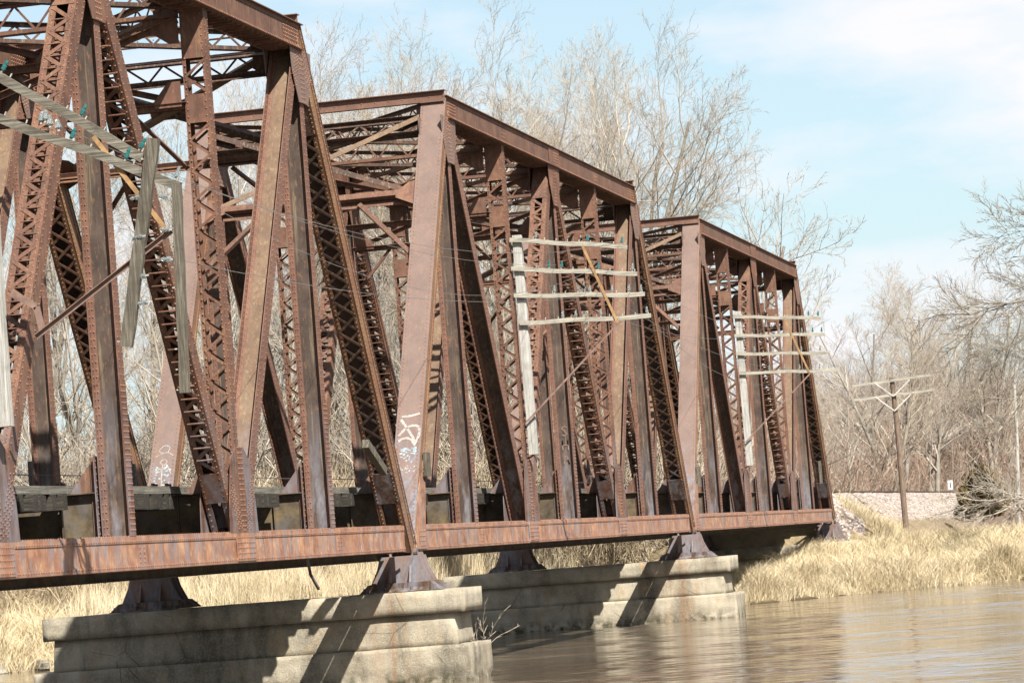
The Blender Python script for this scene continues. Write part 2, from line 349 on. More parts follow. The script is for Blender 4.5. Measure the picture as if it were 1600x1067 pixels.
def rivet_mesh(rv, parent, r=.021, h=.016):
    Pp = np.array([a for a, b in rv]); N = np.array([b for a, b in rv]); t = np.cross(N, V(.31, .52, .79)); t /= np.linalg.norm(t, axis=1)[:, None]; b = np.cross(N, t)
    k = len(rv); vs = np.zeros((k, 8, 3))
    for i in range(4):
        an = i * math.pi / 2; o = t * math.cos(an) + b * math.sin(an)
        vs[:, i] = Pp + o * r - N * .004; vs[:, 4 + i] = Pp + o * r * .6 + N * h
    base = (np.arange(k) * 8)[:, None]
    fs = np.concatenate([base + np.array([4, 5, 6, 7])] + [base + np.array([i, (i + 1) % 4, 4 + (i + 1) % 4, 4 + i]) for i in range(4)])
    o = npmesh('rivets', vs.reshape(-1, 3), fs, RIVET, parent); return tag(o, kind='stuff')

bar_cache = {}
def lacing_bar_obj(p0, p1, w, t, wd, parent, mat):
    L = float(np.linalg.norm(p1 - p0)); key = (round(L, 2), w, t, mat.name)
    if key not in bar_cache:
        mb = MB(); mb.bar((0, 0, 0), (L, 0, 0), w, t, (0, 1, 0)); o = mb.build('lacing_bar', mat, parent); bar_cache[key] = o.data
    else:
        o = bpy.data.objects.new('lacing_bar', bar_cache[key]); C.objects.link(o); o.parent = parent
    d = (p1 - p0) / np.linalg.norm(p1 - p0); wd = wd - d * (wd @ d); wd /= np.linalg.norm(wd); td = np.cross(d, wd)
    o.matrix_local = Matrix(((d[0], wd[0], td[0], p0[0]), (d[1], wd[1], td[1], p0[1]), (d[2], wd[2], td[2], p0[2]), (0, 0, 0, 1)))
    return o
# lacing specification: list of (p0, p1, w, t, wd)
def zig(Fr, a0, a1, pitch, y0, y1, n, w=.07, t=.012, double=False, rung=False):
    out = []; k = max(1, round((a1 - a0) / pitch)); st = (a1 - a0) / k
    for i in range(k):
        s0 = a0 + i * st; s1 = s0 + st
        ya, yb = (y0, y1) if i % 2 == 0 else (y1, y0)
        out.append((Fr.p(s0, ya, n), Fr.p(s1, yb, n), w, t, Fr.u))
        if double: out.append((Fr.p(s0, yb, n + t * 1.1), Fr.p(s1, ya, n + t * 1.1), w, t, Fr.u))
        if rung: out.append((Fr.p(s0, y0, n - .02), Fr.p(s0, y1, n - .02), .02, .05, Fr.u))
    return out
stuff_near = []   # lacing joined in one part, near truss
span = empty('truss_bridge_span')
laced = []        # (member, specs, individual?)
def put_lacing(parent, specs, individual, mat=RUST):
    if individual:
        for q in specs: lacing_bar_obj(*q[:4], q[4], parent, mat)
    else: stuff_near.extend(specs)

members = []
def member(name, mb, mat): o = mb.build(name, mat, span); members.append(o); return o

# --- chords
y0, y1 = 0.0, T
def build_end_post(A, B, sgn):
    A = A - (B - A) / np.linalg.norm(B - A) * (.24 if sgn < 0 else 0)
    Fr = F(A, B); L = Fr.L; mb = MB()
    Fr.box(mb, -.05, L + .12, y0 + .004, y0 + .024, -.22, .22); Fr.box(mb, -.05, L + .12, y1 - .024, y1 - .004, -.22, .22)
    for yy, q in ((y0, -1), (y1, 1)):
        Fr.box(mb, .0, L + .1, min(yy, yy + q * -.09) + (.024 if q < 0 else -.024) * 1, max(yy, yy + q * -.09) + (.024 if q < 0 else -.024), -.235, -.221)   # bottom legs turned in
        Fr.box(mb, .0, L + .1, *((yy - .012, yy + .003) if q < 0 else (yy - .003, yy + .012)), -.235, -.13)
        Fr.box(mb, .0, L + .1, *((yy - .012, yy + .003) if q < 0 else (yy - .003, yy + .012)), .12, .224)
    o = member('end_post', mb, CHAP)
    cp = MB(); Fr.box(cp, -.1, L + .2, -.035, T + .035, .225, .242); c = cp.build('cover_plate', PLATE, o)
    rivet_row(Fr, 0, L, .11, .03, .242, 'n+'); rivet_row(Fr, 0, L, .11, T - .03, .242, 'n+')
    rivet_row(Fr, .0, L, .11, .09, .242, 'n+') if False else None
    rivet_row(Fr, .05, L, .11, -.012, -.19, 'y-'); rivet_row(Fr, .05, L, .11, -.012, .17, 'y-')
    rivet_row(Fr, .5, L - .5, .11, .07, -.235, 'n-'); rivet_row(Fr, .5, L - .5, .11, T - .07, -.235, 'n-')
    for s0, s1 in ((1.35, 2.15), (L - 2.2, L - .5)):
        bt = MB(); Fr.box(bt, s0, s1, .01, T - .01, -.250, -.236); bt.build('batten_plate', RUST_DARK, o)
    for a in (1.4, 2.1, L - 2.15, L - .6): rivet_row(Fr, a, a + .02, 1, .05, -.25, 'n-')
    for yy in (.05, T - .05): rivet_row(Fr, 1.4, 2.1, .1, yy, -.25, 'n-'); rivet_row(Fr, L - 2.1, L - .6, .1, yy, -.25, 'n-')
    sp = zig(Fr, 2.2, L - 2.2, .41, .05, T - .05, -.243, .055, .01, double=True)
    return Fr, o, sp
E1 = build_end_post(LB[0], UT[1], 1); E2 = build_end_post(LB[6], UT[5], -1)
put_lacing(E1[1], E1[2], False); put_lacing(E2[1], E2[2], True, RUST_DARK)
# top chord
Fr = F(UT[1], UT[5]); L = Fr.L; mb = MB()
Fr.box(mb, -.12, L + .12, y0, y0 + .02, -.27, .26); Fr.box(mb, -.12, L + .12, y1 - .02, y1, -.27, .26)
for yy0, yy1 in ((-.09, .0), (T, T + .09)): Fr.box(mb, -.05, L + .05, yy0, yy1, -.285, -.270)
Fr.box(mb, -.05, L + .05, -.013, -.001, -.27, -.18); Fr.box(mb, -.05, L + .05, T + .001, T + .013, -.27, -.18)
Fr.box(mb, -.05, L + .05, -.013, -.001, .17, .26)
for yy0, yy1 in ((.02, .11), (T - .11, T - .02)): Fr.box(mb, .3, L - .3, yy0, yy1, -.285, -.271)
Fr.box(mb, 2 * P - .55, 2 * P + .9, -.030, -.0135, -.262, .255)
tch = member('top_chord', mb, RUST)
cp = MB(); Fr.box(cp, -.2, L + .2, -.075, T + .075, .262, .282); cp.build('cover_plate', RUST, tch)
rivet_row(Fr, 0, L, .12, -.013, -.225, 'y-'); rivet_row(Fr, 0, L, .12, -.013, .215, 'y-')
rivet_row(Fr, 0, L, .12, -.05, -.285, 'n-'); rivet_row(Fr, 0, L, .16, .06, -.285, 'n-'); rivet_row(Fr, 0, L, .16, T - .06, -.285, 'n-')
rivet_row(Fr, -.1, L + .1, .14, -.045, .282, 'n+')
for k in range(6):
    rivet_row(Fr, 2 * P + .1, 2 * P + .8, .11, -.03, -.2 + k * .08, 'y-'); rivet_row(Fr, L - 1.2, L - .1, .11, -.013, -.2 + k * .08, 'y-'); rivet_row(Fr, .1, .9, .11, -.013, -.2 + k * .08, 'y-')
for k in range(1, 4): rivet_row(Fr, k * P - .2, k * P + .2, .13, -.001, 0, 'y-'); rivet_row(Fr, k * P - .2, k * P + .2, .13, -.001, -.1, 'y-')
put_lacing(tch, zig(Fr, .4, L - .4, .34, .03, T - .03, -.292, .09, .012, rung=True), False)
# bottom chord
Fr = F(LB[0], LB[6]); L = Fr.L; mb = MB()
Fr.box(mb, -.1, L - .62, y0, y0 + .02, -.28, .277); Fr.box(mb, -.1, L - .62, y1 - .02, y1, -.28, .277)
for a, b in ((-.28, -.19), (.17, .277)):
    Fr.box(mb, .25, L - .64, -.014, -.001, a, b); Fr.box(mb, .25, L - .64, T + .001, T + .014, a, b)
for a, b in ((-.292, -.281), (.278, .290)):
    Fr.box(mb, .25, L - .64, -.012, .1, a, b); Fr.box(mb, .25, L - .64, T - .1, T + .012, a, b)
bch = member('bottom_chord', mb, CHORD)
rivet_row(Fr, .3, L - .7, .12, -.014, .205, 'y-'); rivet_row(Fr, .3, L - .7, .12, -.014, -.235, 'y-'); rivet_row(Fr, .3, L - .7, .12, .045, .290, 'n+')
rivet_row(Fr, .3, L - .7, .12, .045, -.292, 'n-'); rivet_row(Fr, .3, L - .7, .12, T - .045, -.292, 'n-')
for n in (1, 3, 5):
    for dx in (-.12, .12): 
        for k in range(5): riv.append((V(n * P + dx + .35, -.002, .12 + k * .085), V(0, -1, 0)))
put_lacing(bch, zig(Fr, .4, L - .4, .42, .05, T - .05, -.30, .08, .012, double=False), False)
for n in (2, 4):
    mb = MB(); mb.box(n * P - .62, n * P + .62, -.030, -.0145, .02, .545); mb.build('splice_plate', CHORD, bch)
    for k in range(5):
        for i in range(12): riv.append((V(n * P - .56 + i * .1, -.030, .07 + k * .1), V(0, -1, 0)))

# gussets
def gusset(pts, ys=((-.015, -.0022), (T + .0022, T + .015)), mat=RUST, rows=None):
    for a, b in ys: mb = MB(); mb.prism(pts, 1, a, b); mb.build('gusset_plate', mat, bch if pts[0][1] < 5 else tch)
def inside(pts, x, z):
    c = False; j = len(pts) - 1
    for i in range(len(pts)):
        if (pts[i][1] > z) != (pts[j][1] > z) and x < (pts[j][0] - pts[i][0]) * (z - pts[i][1]) / (pts[j][1] - pts[i][1]) + pts[i][0]: c = not c
        j = i
    return c
def gus_riv(pts, zlo, zhi, dirs, cx, cz):
    for (dx, dz) in dirs:
        l = math.hypot(dx, dz); dx /= l; dz /= l; px, pz = -dz, dx
        for off in (-.13, -.05, .05, .13) :
            t = .3
            while t < 2.4:
                x = cx + dx * t + px * off; z = cz + dz * t + pz * off
                if zlo < z < zhi and inside(pts, x, z): riv.append((V(x, -.015, z), V(0, -1, 0)))
                t += .1
for n in (2, 4):
    c = n * P; pts = [(c - .95, .552), (c + .95, .552), (c + .88, 1.15), (c + .62, 1.95), (c + .25, 2.2), (c - .25, 2.2), (c - .62, 1.95), (c - .88, 1.15)]
    gusset(pts); gus_riv(pts, .6, 2.2, [(-P, H - .56), (0, 1), (P, H - .56)], c, .28)
for n, s in ((1, 1), (3, 0), (5, -1)):
    c = n * P; z = H - .555
    pts = [(c - .8, z), (c + .8, z), (c + .72, z - .55), (c + .35, z - 1.15), (c - .35, z - 1.15), (c - .72, z - .55)]
    gusset(pts, mat=PLATE if n != 3 else RUST); gus_riv(pts, z - 1.15, z, [(-P, -(H - .56)), (0, -1), (P, -(H - .56))], c, H - .28)
for n, s in ((0, 1),):
    c = n * P; pts = [(c - s * .1, .02), (c + s * 1.0, .02), (c + s * 1.0, .57), (c + s * 1.25, 1.55), (c + s * .8, 1.7), (c, .75)]
    gusset(pts, ys=((-.030, -.0155), (T + .0155, T + .03)), mat=CHORD); gus_riv(pts, .05, 1.7, [(s * P, H - .56)], c, .1)
    for k in range(4):
        for i in range(6): riv.append((V(c + s * (.35 + i * .1), -.030, .1 + k * .11), V(0, -1, 0)))

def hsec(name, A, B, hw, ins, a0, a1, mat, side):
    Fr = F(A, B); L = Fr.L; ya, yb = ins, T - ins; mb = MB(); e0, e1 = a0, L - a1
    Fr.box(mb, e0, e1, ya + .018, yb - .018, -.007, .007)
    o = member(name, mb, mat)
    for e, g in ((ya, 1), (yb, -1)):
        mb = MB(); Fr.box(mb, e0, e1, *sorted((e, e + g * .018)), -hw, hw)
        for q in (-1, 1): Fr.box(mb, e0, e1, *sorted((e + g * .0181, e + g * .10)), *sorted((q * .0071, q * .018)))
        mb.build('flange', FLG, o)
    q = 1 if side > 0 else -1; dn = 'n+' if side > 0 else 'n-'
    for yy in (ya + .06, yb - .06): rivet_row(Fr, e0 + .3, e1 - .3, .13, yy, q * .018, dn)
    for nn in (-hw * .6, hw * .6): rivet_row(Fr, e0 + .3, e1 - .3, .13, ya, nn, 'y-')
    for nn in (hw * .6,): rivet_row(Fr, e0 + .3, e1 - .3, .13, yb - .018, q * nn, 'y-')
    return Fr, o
HG = []
for n in (1, 3, 5):
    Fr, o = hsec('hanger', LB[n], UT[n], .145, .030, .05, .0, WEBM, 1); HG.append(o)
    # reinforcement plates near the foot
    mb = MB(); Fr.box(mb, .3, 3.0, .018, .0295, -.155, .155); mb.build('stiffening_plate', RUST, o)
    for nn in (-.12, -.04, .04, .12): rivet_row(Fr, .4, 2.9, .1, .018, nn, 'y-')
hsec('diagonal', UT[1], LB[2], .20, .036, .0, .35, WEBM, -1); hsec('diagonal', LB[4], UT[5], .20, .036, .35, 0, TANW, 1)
def laced_post(n, indiv):
    Fr = F(LB[n], UT[n]); L = Fr.L; mb = MB(); a, b = .042, T - .042
    for yy, q in ((a, 1), (b, -1)):
        l, h = sorted((yy, yy + q * .014)); Fr.box(mb, .05, L, l, h, -.15, .15)
        for nn in (-1, 1):
            l, h = sorted((yy + q * .0141, yy + q * .07)); n0, n1 = sorted((nn * .138, nn * .15)); Fr.box(mb, .05, L, l, h, n0, n1)
    o = member('laced_post', mb, RUST)
    for q, dn in ((1, 'n+'), (-1, 'n-')):
        n0, n1 = sorted((q * .151, q * .163))
        for s0, s1 in ((.4, 1.7), (L - 1.25, L - .25), (L - 2.50, L - 1.95)):
            bt = MB(); Fr.box(bt, s0, s1, a + .02, b - .02, n0, n1); bt.build('batten_plate', RUST, o)
        ind = indiv and q == 1
        for s0, s1 in ((1.75, L - 2.55), (L - 1.90, L - 1.30)): put_lacing(o, zig(Fr, s0, s1, .29, a + .04, b - .04, q * .157, .05, .011), ind)
    for yy in (a + .055, b - .055): rivet_row(Fr, .4, L - .4, .14, yy, .163, 'n+')
    for nn in (-.1, .1): rivet_row(Fr, .5, L - .5, .13, a, nn, 'y-')
    return o
laced_post(2, True); laced_post(4, True)
def laced_diag(A, B, side, indiv):
    Fr = F(A, B); L = Fr.L; mb = MB(); a, b = .048, T - .048; hw = .20
    for yy, q in ((a, 1), (b, -1)):
        l, h = sorted((yy, yy + q * .014)); Fr.box(mb, .3, L, l, h, -hw, hw)
        for nn in (-1, 1):
            l, h = sorted((yy + q * .0141, yy + q * .125)); n0, n1 = sorted((nn * (hw - .012), nn * hw)); Fr.box(mb, .3, L, l, h, n0, n1)
    o = member('laced_diagonal', mb, RUST)
    for q in (-1, 1):
        n0, n1 = sorted((q * (hw + .001), q * (hw + .012)))
        for s0, s1 in (((.9, 1.5), (L - 1.6, L - .4)) if A[2] < B[2] else ((L - 1.8, L - 1.15), (.4, 1.6))):
            bt = MB(); Fr.box(bt, s0, s1, a + .02, b - .02, n0, n1); bt.build('batten_plate', RUST, o)
    lo, hi = (1.55, L - 1.65) if A[2] < B[2] else (1.65, L - 1.85)
    for q in (-1, 1):
        put_lacing(o, zig(Fr, lo, hi, .27, a + .07, b - .07, q * (hw + .007), .075, .012, rung=True), indiv and q == side)
    dn = 'n+' if side > 0 else 'n-'
    for yy in (a + .05, b - .05): rivet_row(Fr, .5, L - .5, .13, yy, side * (hw + .002), dn)
    for nn in (-.14, .14): rivet_row(Fr, .5, L - .5, .13, a, nn, 'y-')
    return o
laced_diag(LB[2], UT[3], 1, True); laced_diag(UT[3], LB[4], -1, False)

def bars_mesh(name, specs, mat, parent):
    mb = MB()
    for q in specs: mb.bar(*q)
    return mb.build(name, mat, parent, recalc=False)
# ---- far truss: the same members again at y = WID
far = []
for o in list(members):
    c = bpy.data.objects.new(o.name.split('.')[0], o.data); C.objects.link(c); c.parent = span; c.location = (0, WID, 0); far.append(c)
    for ch in [k for k in C.objects if k.parent == o and not k.name.startswith('lacing_bar')]:
        d = bpy.data.objects.new(ch.name.split('.')[0], ch.data); C.objects.link(d); d.parent = c
allbars = list(stuff_near)
off = V(0, WID, 0)
indiv_specs = list(E2[2])
for n in (2, 4):
    Fr = F(LB[n], UT[n])
    for s0, s1 in ((1.75, Fr.L - 2.55), (Fr.L - 1.90, Fr.L - 1.30)): indiv_specs += zig(Fr, s0, s1, .29, .082, T - .082, .157, .05, .011)
Fr = F(LB[2], UT[3]); indiv_specs += zig(Fr, 1.55, Fr.L - 1.65, .27, .118, T - .118, .207, .075, .012, rung=True)
allbars += [(q[0] + off, q[1] + off, *q[2:]) for q in stuff_near + indiv_specs]
tag(bars_mesh('lacing', allbars, RUST, span), kind='stuff')
farriv = [(p + off, n) for p, n in riv]

# ---- floor system
yA, yB = T + .02, WID - .02
for n in range(7):
    x = n * P + (.30 if n == 0 else -.30 if n == 6 else 0); mb = MB()
    mb.box(x - .007, x + .007, yA, yB, .10, 1.36)
    for z0, z1 in ((.085, .0995), (1.3605, 1.378)): mb.box(x - .15, x + .15, yA, yB, z0, z1)
    for z0, z1 in ((.1, .2), (1.26, 1.36)):
        mb.box(x - .020, x - .0075, yA, yB, z0, z1); mb.box(x + .0075, x + .02, yA, yB, z0, z1)
    for yy in (1.25, 2.3, 3.2, 4.1, 5.1): mb.box(x - .10, x - .0205, yy, yy + .014, .1, 1.36)
    o = mb.build('floor_beam', FBM, span)
    for ya, s in ((T + .0, 1), (WID + 0, -1)):
        br = MB()
        pts = [(ya, 1.379), (ya + s * .55, 1.379), (ya + s * .50, 1.45), (ya + s * .06, 2.0), (ya, 2.0)]
        br.prism([(p, q) for p, q in pts], 0, x - .008, x + .008)
        br.box(x - .16, x - .02, *sorted((ya + s * .03, ya + s * .045)), .57, 2.0)
        br.box(x - .035, x - .0215, *sorted((ya + s * .046, ya + s * .15)), .57, 1.98)
        for k in range(12):
            riv.append((V(x - .035, ya + s * .1, .65 + k * .115), V(-1, 0, 0)))
            riv.append((V(x - .09, ya + s * .03, .65 + k * .115), V(0, -s, 0)))
        br.build('bracket', RUST, o)
    k = 0
    yy = yA + .2
    while yy < yB: 
        for z in (.15, 1.31): riv.append((V(x - .02, yy, z), V(-1, 0, 0)))
        yy += .14
sm = MB(); 
for yc in (2.33, 4.17):
    for n in range(6):
        xa = n * P + (.45 if n == 0 else .16); xb = (n + 1) * P - (.45 if n == 5 else .16); st = MB()
        st.box(xa, xb, yc - .006, yc + .006, .36, 1.08)
        for z0, z1 in ((.345, .3595), (1.081, 1.1)): st.box(xa, xb, yc - .13, yc + .13, z0, z1)
        for k in range(1, 5): st.box(xa + k * 1.3, xa + k * 1.3 + .012, yc - .09, yc - .0065, .37, 1.07)
        st.build('stringer', FBM, span)
rnd = random.Random(5)
mb = MB(); mb.box(-.11, .11, -2.15, 2.15, -.14, .14); tie0 = mb.build('deck_tie', TIE, span)
k = 0; x = .12
while x < 40.3:
    hit = min(abs(x - n * P - (.30 if n == 0 else -.30 if n == 6 else 0)) for n in range(7)) < .29
    if not hit:
        o = tie0 if k == 0 else bpy.data.objects.new('deck_tie', tie0.data)
        if k: C.objects.link(o); o.parent = span
        o.location = (x, 3.24 + rnd.uniform(-.09, .09), 1.245); o.rotation_euler = (rnd.uniform(-.004, .004), 0, rnd.uniform(-.02, .02)); k += 1
    x += .40
for yc in (1.28, 5.2):
    for n in range(6):
        mb = MB(); mb.box(n * P + .02 + (.0 if n else -.05), (n + 1) * P - .02, yc - .12, yc + .12, 1.388 + .004 * (n % 2), 1.53 + .004 * (n % 2)); mb.build('guard_timber', GUARD, span)
for yc in (2.52, 3.98):
    mb = MB(); mb.prism([(yc - .07, 1.386), (yc + .07, 1.386), (yc + .012, 1.41), (yc + .012, 1.52), (yc + .036, 1.53), (yc + .036, 1.56), (yc - .036, 1.56), (yc - .036, 1.53), (yc - .012, 1.52), (yc - .012, 1.41)], 0, -.1, 40.4); mb.build('rail', RAILM, span)
for n in range(6):
    for a, b in (((n * P, T), ((n + 1) * P, WID)), ((n * P, WID), ((n + 1) * P, T))):
        mb = MB(); mb.angle((a[0], a[1], .04 if a[1] < 1 else .02), (b[0], b[1], .04 if a[1] < 1 else .02), .12, .012, (0, 0, 1)); mb.build('bottom_lateral', RUST_DARK, span)
for ya in (.78, WID - .55):
    for n in range(6):
        mb = MB(); xa, xb = n * P + .02, (n + 1) * P - .02
        mb.box(xa, xb, ya, ya + .012, -.19, .08); mb.box(xa, xb, ya + .013, ya + .30, -.19, -.178); mb.box(xa, xb, ya - .13, ya - .001, -.19, -.178)
        mb.build('lateral_strut', FBM, span)
        for k in range(28): riv.append((V(xa + .4 + k * .21, ya - .0, -.15), V(0, -1, 0)))
# ---- overhead bracing
def girder(name, p0, p1, depth, mat=RUST, up=(0, 0, 1), leg=.09, wide=.24, pitch=.42, bw=.045):
    p0 = V(*p0); p1 = V(*p1); up = V(*up); d = p1 - p0; L = np.linalg.norm(d); d /= L; up = up - d * (up @ d); up /= np.linalg.norm(up); sd = np.cross(d, up)
    mb = MB()
    for s in (-1, 1):
        for q in (0, 1):
            c = sd * s * .018 - up * depth * q + up * (-.045 if q == 0 else .045)
            mb.bar(p0 + c, p1 + c, leg, .012, up)
            c2 = sd * s * (.018 + wide / 4) - up * depth * q
            mb.bar(p0 + c2, p1 + c2, wide / 2, .012, sd)
    o = mb.build(name, mat, span); lc = MB(); k = max(2, round(L / pitch)); st = L / k
    for i in range(k):
        z0, z1 = (-.06, -depth + .06) if i % 2 == 0 else (-depth + .06, -.06)
        lc.bar(p0 + d * i * st + up * z0, p0 + d * (i + 1) * st + up * z1, bw, .016, up if False else d)
    l = lc.build('lacing', mat, o, recalc=False); tag(l, kind='stuff')
    for e, s in ((p0, 1), (p1, -1)):
        g = MB()
        a = e + d * s * .02; b = e + d * s * .5
        g.hexa([a - sd * .008 - up * (depth + .02), b - sd * .008 - up * (depth + .02), b + sd * .008 - up * (depth + .02), a + sd * .008 - up * (depth + .02), a - sd * .008 + up * .0, b - sd * .008 + up * .0, b + sd * .008, a + sd * .008]); g.build('end_plate', mat, o)
    return o
Y0, Y1 = T + .02, WID - .02
for n in (2, 3, 4):
    x = n * P
    girder('top_strut', (x, Y0, H - .06), (x, Y1, H - .06), .62)
    mb = MB()
    for dx in (-.09, .09): mb.angle((x + dx, Y0 - .1, H - 2.42), (x + dx, Y1 + .1, H - 2.42), .13, .012, (0, 0, 1), 1 if dx > 0 else -1)
    mb.box(x - .09, x + .09, Y0, Y1, H - 2.352, H - 2.342); mb.build('sway_strut', RUST, span)
    for (ya, za), (yb, zb), o_ in (((Y0, H - .75), (Y1, H - 2.36), -.05), ((Y1, H - .75), (Y0, H - 2.36), .05)):
        mb = MB(); mb.angle((x + o_, ya, za), (x + o_, yb, zb), .12, .014, (0, 0, 1), 1 if o_ > 0 else -1); mb.build('sway_brace', RUST, span)
    mb = MB(); ym = (Y0 + Y1) / 2; mb.prism([(ym - .38, H - 1.35), (ym + .38, H - 1.35), (ym + .38, H - 1.75), (ym - .38, H - 1.75)], 0, x - .03, x - .018); mb.build('gusset_plate', RUST, span)
    for ya, s in ((Y0, 1), (Y1, -1)):
        mb = MB(); mb.prism([(ya, H - 1.95), (ya + s * .25, H - 1.95), (ya + s * .55, H - 2.3), (ya + s * .55, H - 2.44), (ya, H - 2.44)], 0, x - .18, x - .168); mb.build('gusset_plate', RUST, span)
        mb = MB(); mb.prism([(ya, H - .68), (ya + s * .7, H - .68), (ya + s * .7, H - .85), (ya + s * .2, H - 1.2), (ya, H - 1.2)], 0, x - .075, x - .062); mb.build('gusset_plate', RUST, span)
    for ya, s in ((Y0, 1), (Y1, -1)):
        mb = MB(); mb.angle((x, ya, H - 3.6), (x, ya + s * 1.0, H - 2.5), .09, .012, (1, 0, 0)); mb.build('knee_brace', RUST, span)
for n in (1, 2, 3, 4):
    for (a, b, dz) in (((n * P + .2, Y0), ((n + 1) * P - .2, Y1), 0), ((n * P + .2, Y1), ((n + 1) * P - .2, Y0), -.03)):
        girder('top_lateral', (a[0], a[1], H - .10 + dz), (b[0], b[1], H - .10 + dz), .42, RUST_DARK if dz else RUST, wide=.18, pitch=.36)
for (Fr, o_, sp_), xt, s in ((E1, P, 1), (E2, 5 * P, -1)):
    L = Fr.L; mb = MB(); x = xt - (.30 if s > 0 else .12); zc = 0 if s > 0 else .07
    mb.box(x - .012, x + .012, -.04, WID + T + .04, H - .16 + (zc and .19), H + .10 + zc); mb.box(x - .11, x + .11, -.06, WID + T + .06, H + .1005 + zc, H + .118 + zc)
    for q in (-1, 1): mb.box(*sorted((x + q * .0125, x + q * .10)), Y0, Y1, H - .16, H - .147)
    mb.build('portal_strut', FLG, span)
    yy = 0
    while yy < WID + T: riv.append((V(x - .012, yy, H - .03), V(-1, 0, 0))); yy += .35
    for i in range(12): riv.append((V(x - .012, i * .07, H + .05), V(-1, 0, 0)))
    g = lambda a, y, n: Fr.p(a, y, n)
    girder('portal_beam', g(L - .25, Y0, -.02), g(L - .25, Y1, -.02), .50, RUST_DARK, up=Fr.u)
    mb = MB()
    for q in (-1, 1): mb.angle(g(L - 2.75, Y0, q * .10), g(L - 2.75, Y1, q * .10), .16, .012, tuple(Fr.n), q)
    mb.bar(g(L - 2.70, Y0, 0), g(L - 2.70, Y1, 0), .2, .01, tuple(Fr.n)); mb.build('portal_strut', RUST, span)
    for a, b, o2 in ((g(L - .3, Y0, .12), g(L - 2.6, Y1 - .3, .12), 1), (g(L - .3, Y1, .15), g(L - 2.6, Y0 + .3, .15), -1)):
        mb = MB(); mb.angle(a, b, .15, .014, tuple(Fr.u), o2); mb.build('portal_brace', TANW if o2 > 0 else RUST_DARK, span)
    for ya, q in ((Y0, 1), (Y1, -1)):
        mb = MB(); mb.angle(g(L - 4.6, ya, 0), g(L - 2.85, ya + q * 1.5, 0), .11, .012, tuple(Fr.n), q); mb.build('knee_brace', RUST, span)
        mb = MB(); pl = [(ya, L - 2.35), (ya + q * .2, L - 2.4), (ya + q * .5, L - 2.68), (ya + q * .5, L - 2.84), (ya, L - 3.1)]
        vs = [g(b_, a_, .19) for a_, b_ in pl] + [g(b_, a_, .18) for a_, b_ in pl]; k = 5
        mb.add(vs, [tuple(range(5)), tuple(range(9, 4, -1))] + [(i, (i + 1) % 5, 5 + (i + 1) % 5, 5 + i) for i in range(5)]); mb.build('gusset_plate', RUST, span)
    mb = MB(); ym = (Y0 + Y1) / 2; vs = [g(L - 1.45 + dz, ym + dy, nn) for nn in (.165, .178) for dy, dz in ((-.4, .22), (.4, .22), (.4, -.22), (-.4, -.22))]
    mb.hexa(vs); mb.build('gusset_plate', RUST, span)
# drain pipe / bent bar under the chord is added to the first span below
rivet_mesh(riv + farriv, span)
# deck fence posts with cable on the far side
for n in range(6):
    mb = MB(); x = n * P + 3.3; mb.box(x - .05, x + .05, 5.34, 5.42, 1.1, 2.38); mb.build('fence_post', POSTM, span)
mb = MB()
for n in range(6): mb.bar((n * P - 3.4 if n else 0, 5.34, 2.1), (n * P + 3.3, 5.34, 2.1), .018, .018, (0, 0, 1))
mb.build('fence_cable', POSTM, span)

index_kids()
span2 = copy_tree(span); span2.location = (SP, 0, 0); span3 = copy_tree(span); span3.location = (2 * SP, 0, 0)
tag(span, 'nearest and largest rusty riveted truss span, cut off by the left edge', 'bridge span', 'through truss spans of the railway bridge')
tag(span2, 'middle rusty truss span with white graffiti on its near end post', 'bridge span', 'through truss spans of the railway bridge')
tag(span3, 'farthest and smallest rusty truss span, ending on the grassy right bank', 'bridge span', 'through truss spans of the railway bridge')

# graffiti: thin paint strokes on the end posts of the middle span and on the last chord
def strokes(name, Fr, yoff, paths, w, mat, parent, n=.2445, label=None):
    mb = MB()
    for path in paths:
        for i in range(len(path) - 1):
            (a, b), (c, d) = path[i], path[i + 1]
            p = Fr.p(b, yoff + a, n); q = Fr.p(d, yoff + c, n); dd = (q - p); dd /= np.linalg.norm(dd); p = p - dd * w * .35; q = q + dd * w * .35
            mb.bar(p, q, w * rnd.uniform(.8, 1.2), .0016 + .0003 * (i % 3), tuple(np.cross(dd, Fr.n)))
    o = mb.build(name, mat, parent); return tag(o, label=label)
EP = E1[0]
# near post: y runs right to left in the picture, second number = distance up the post
def curve(ctrl, n=7, jit=.006):
    out = []; c = [ctrl[0]] + ctrl + [ctrl[-1]]
    for i in range(1, len(c) - 2):
        for k in range(n):
            t = k / n; q = []
            for d in (0, 1):
                a, b, e, f = c[i - 1][d], c[i][d], c[i + 1][d], c[i + 2][d]
                q.append(.5 * (2 * b + (e - a) * t + (2 * a - 5 * b + 4 * e - f) * t * t + (3 * b - a - 3 * e + f) * t ** 3) + rnd.uniform(-jit, jit))
            out.append(tuple(q))
    return out + [ctrl[-1]]
GD = -.28
sh = lambda ps: [curve([(a, b + GD) for a, b in p]) for p in ps]
strokes('graffiti', EP, 0, sh([[(.46, 3.50), (.25, 3.50), (.05, 3.55)], [(.48, 3.40), (.30, 3.12), (.12, 2.80)], [(.50, 2.98), (.36, 3.15), (.20, 3.22), (.06, 3.18), (.02, 3.0), (.06, 2.85), (.12, 2.68)], [(.50, 2.82), (.38, 2.88), (.24, 2.86), (.14, 2.74)]]), .056, WHITEP, span2, label='white spray paint strokes on the near end post')
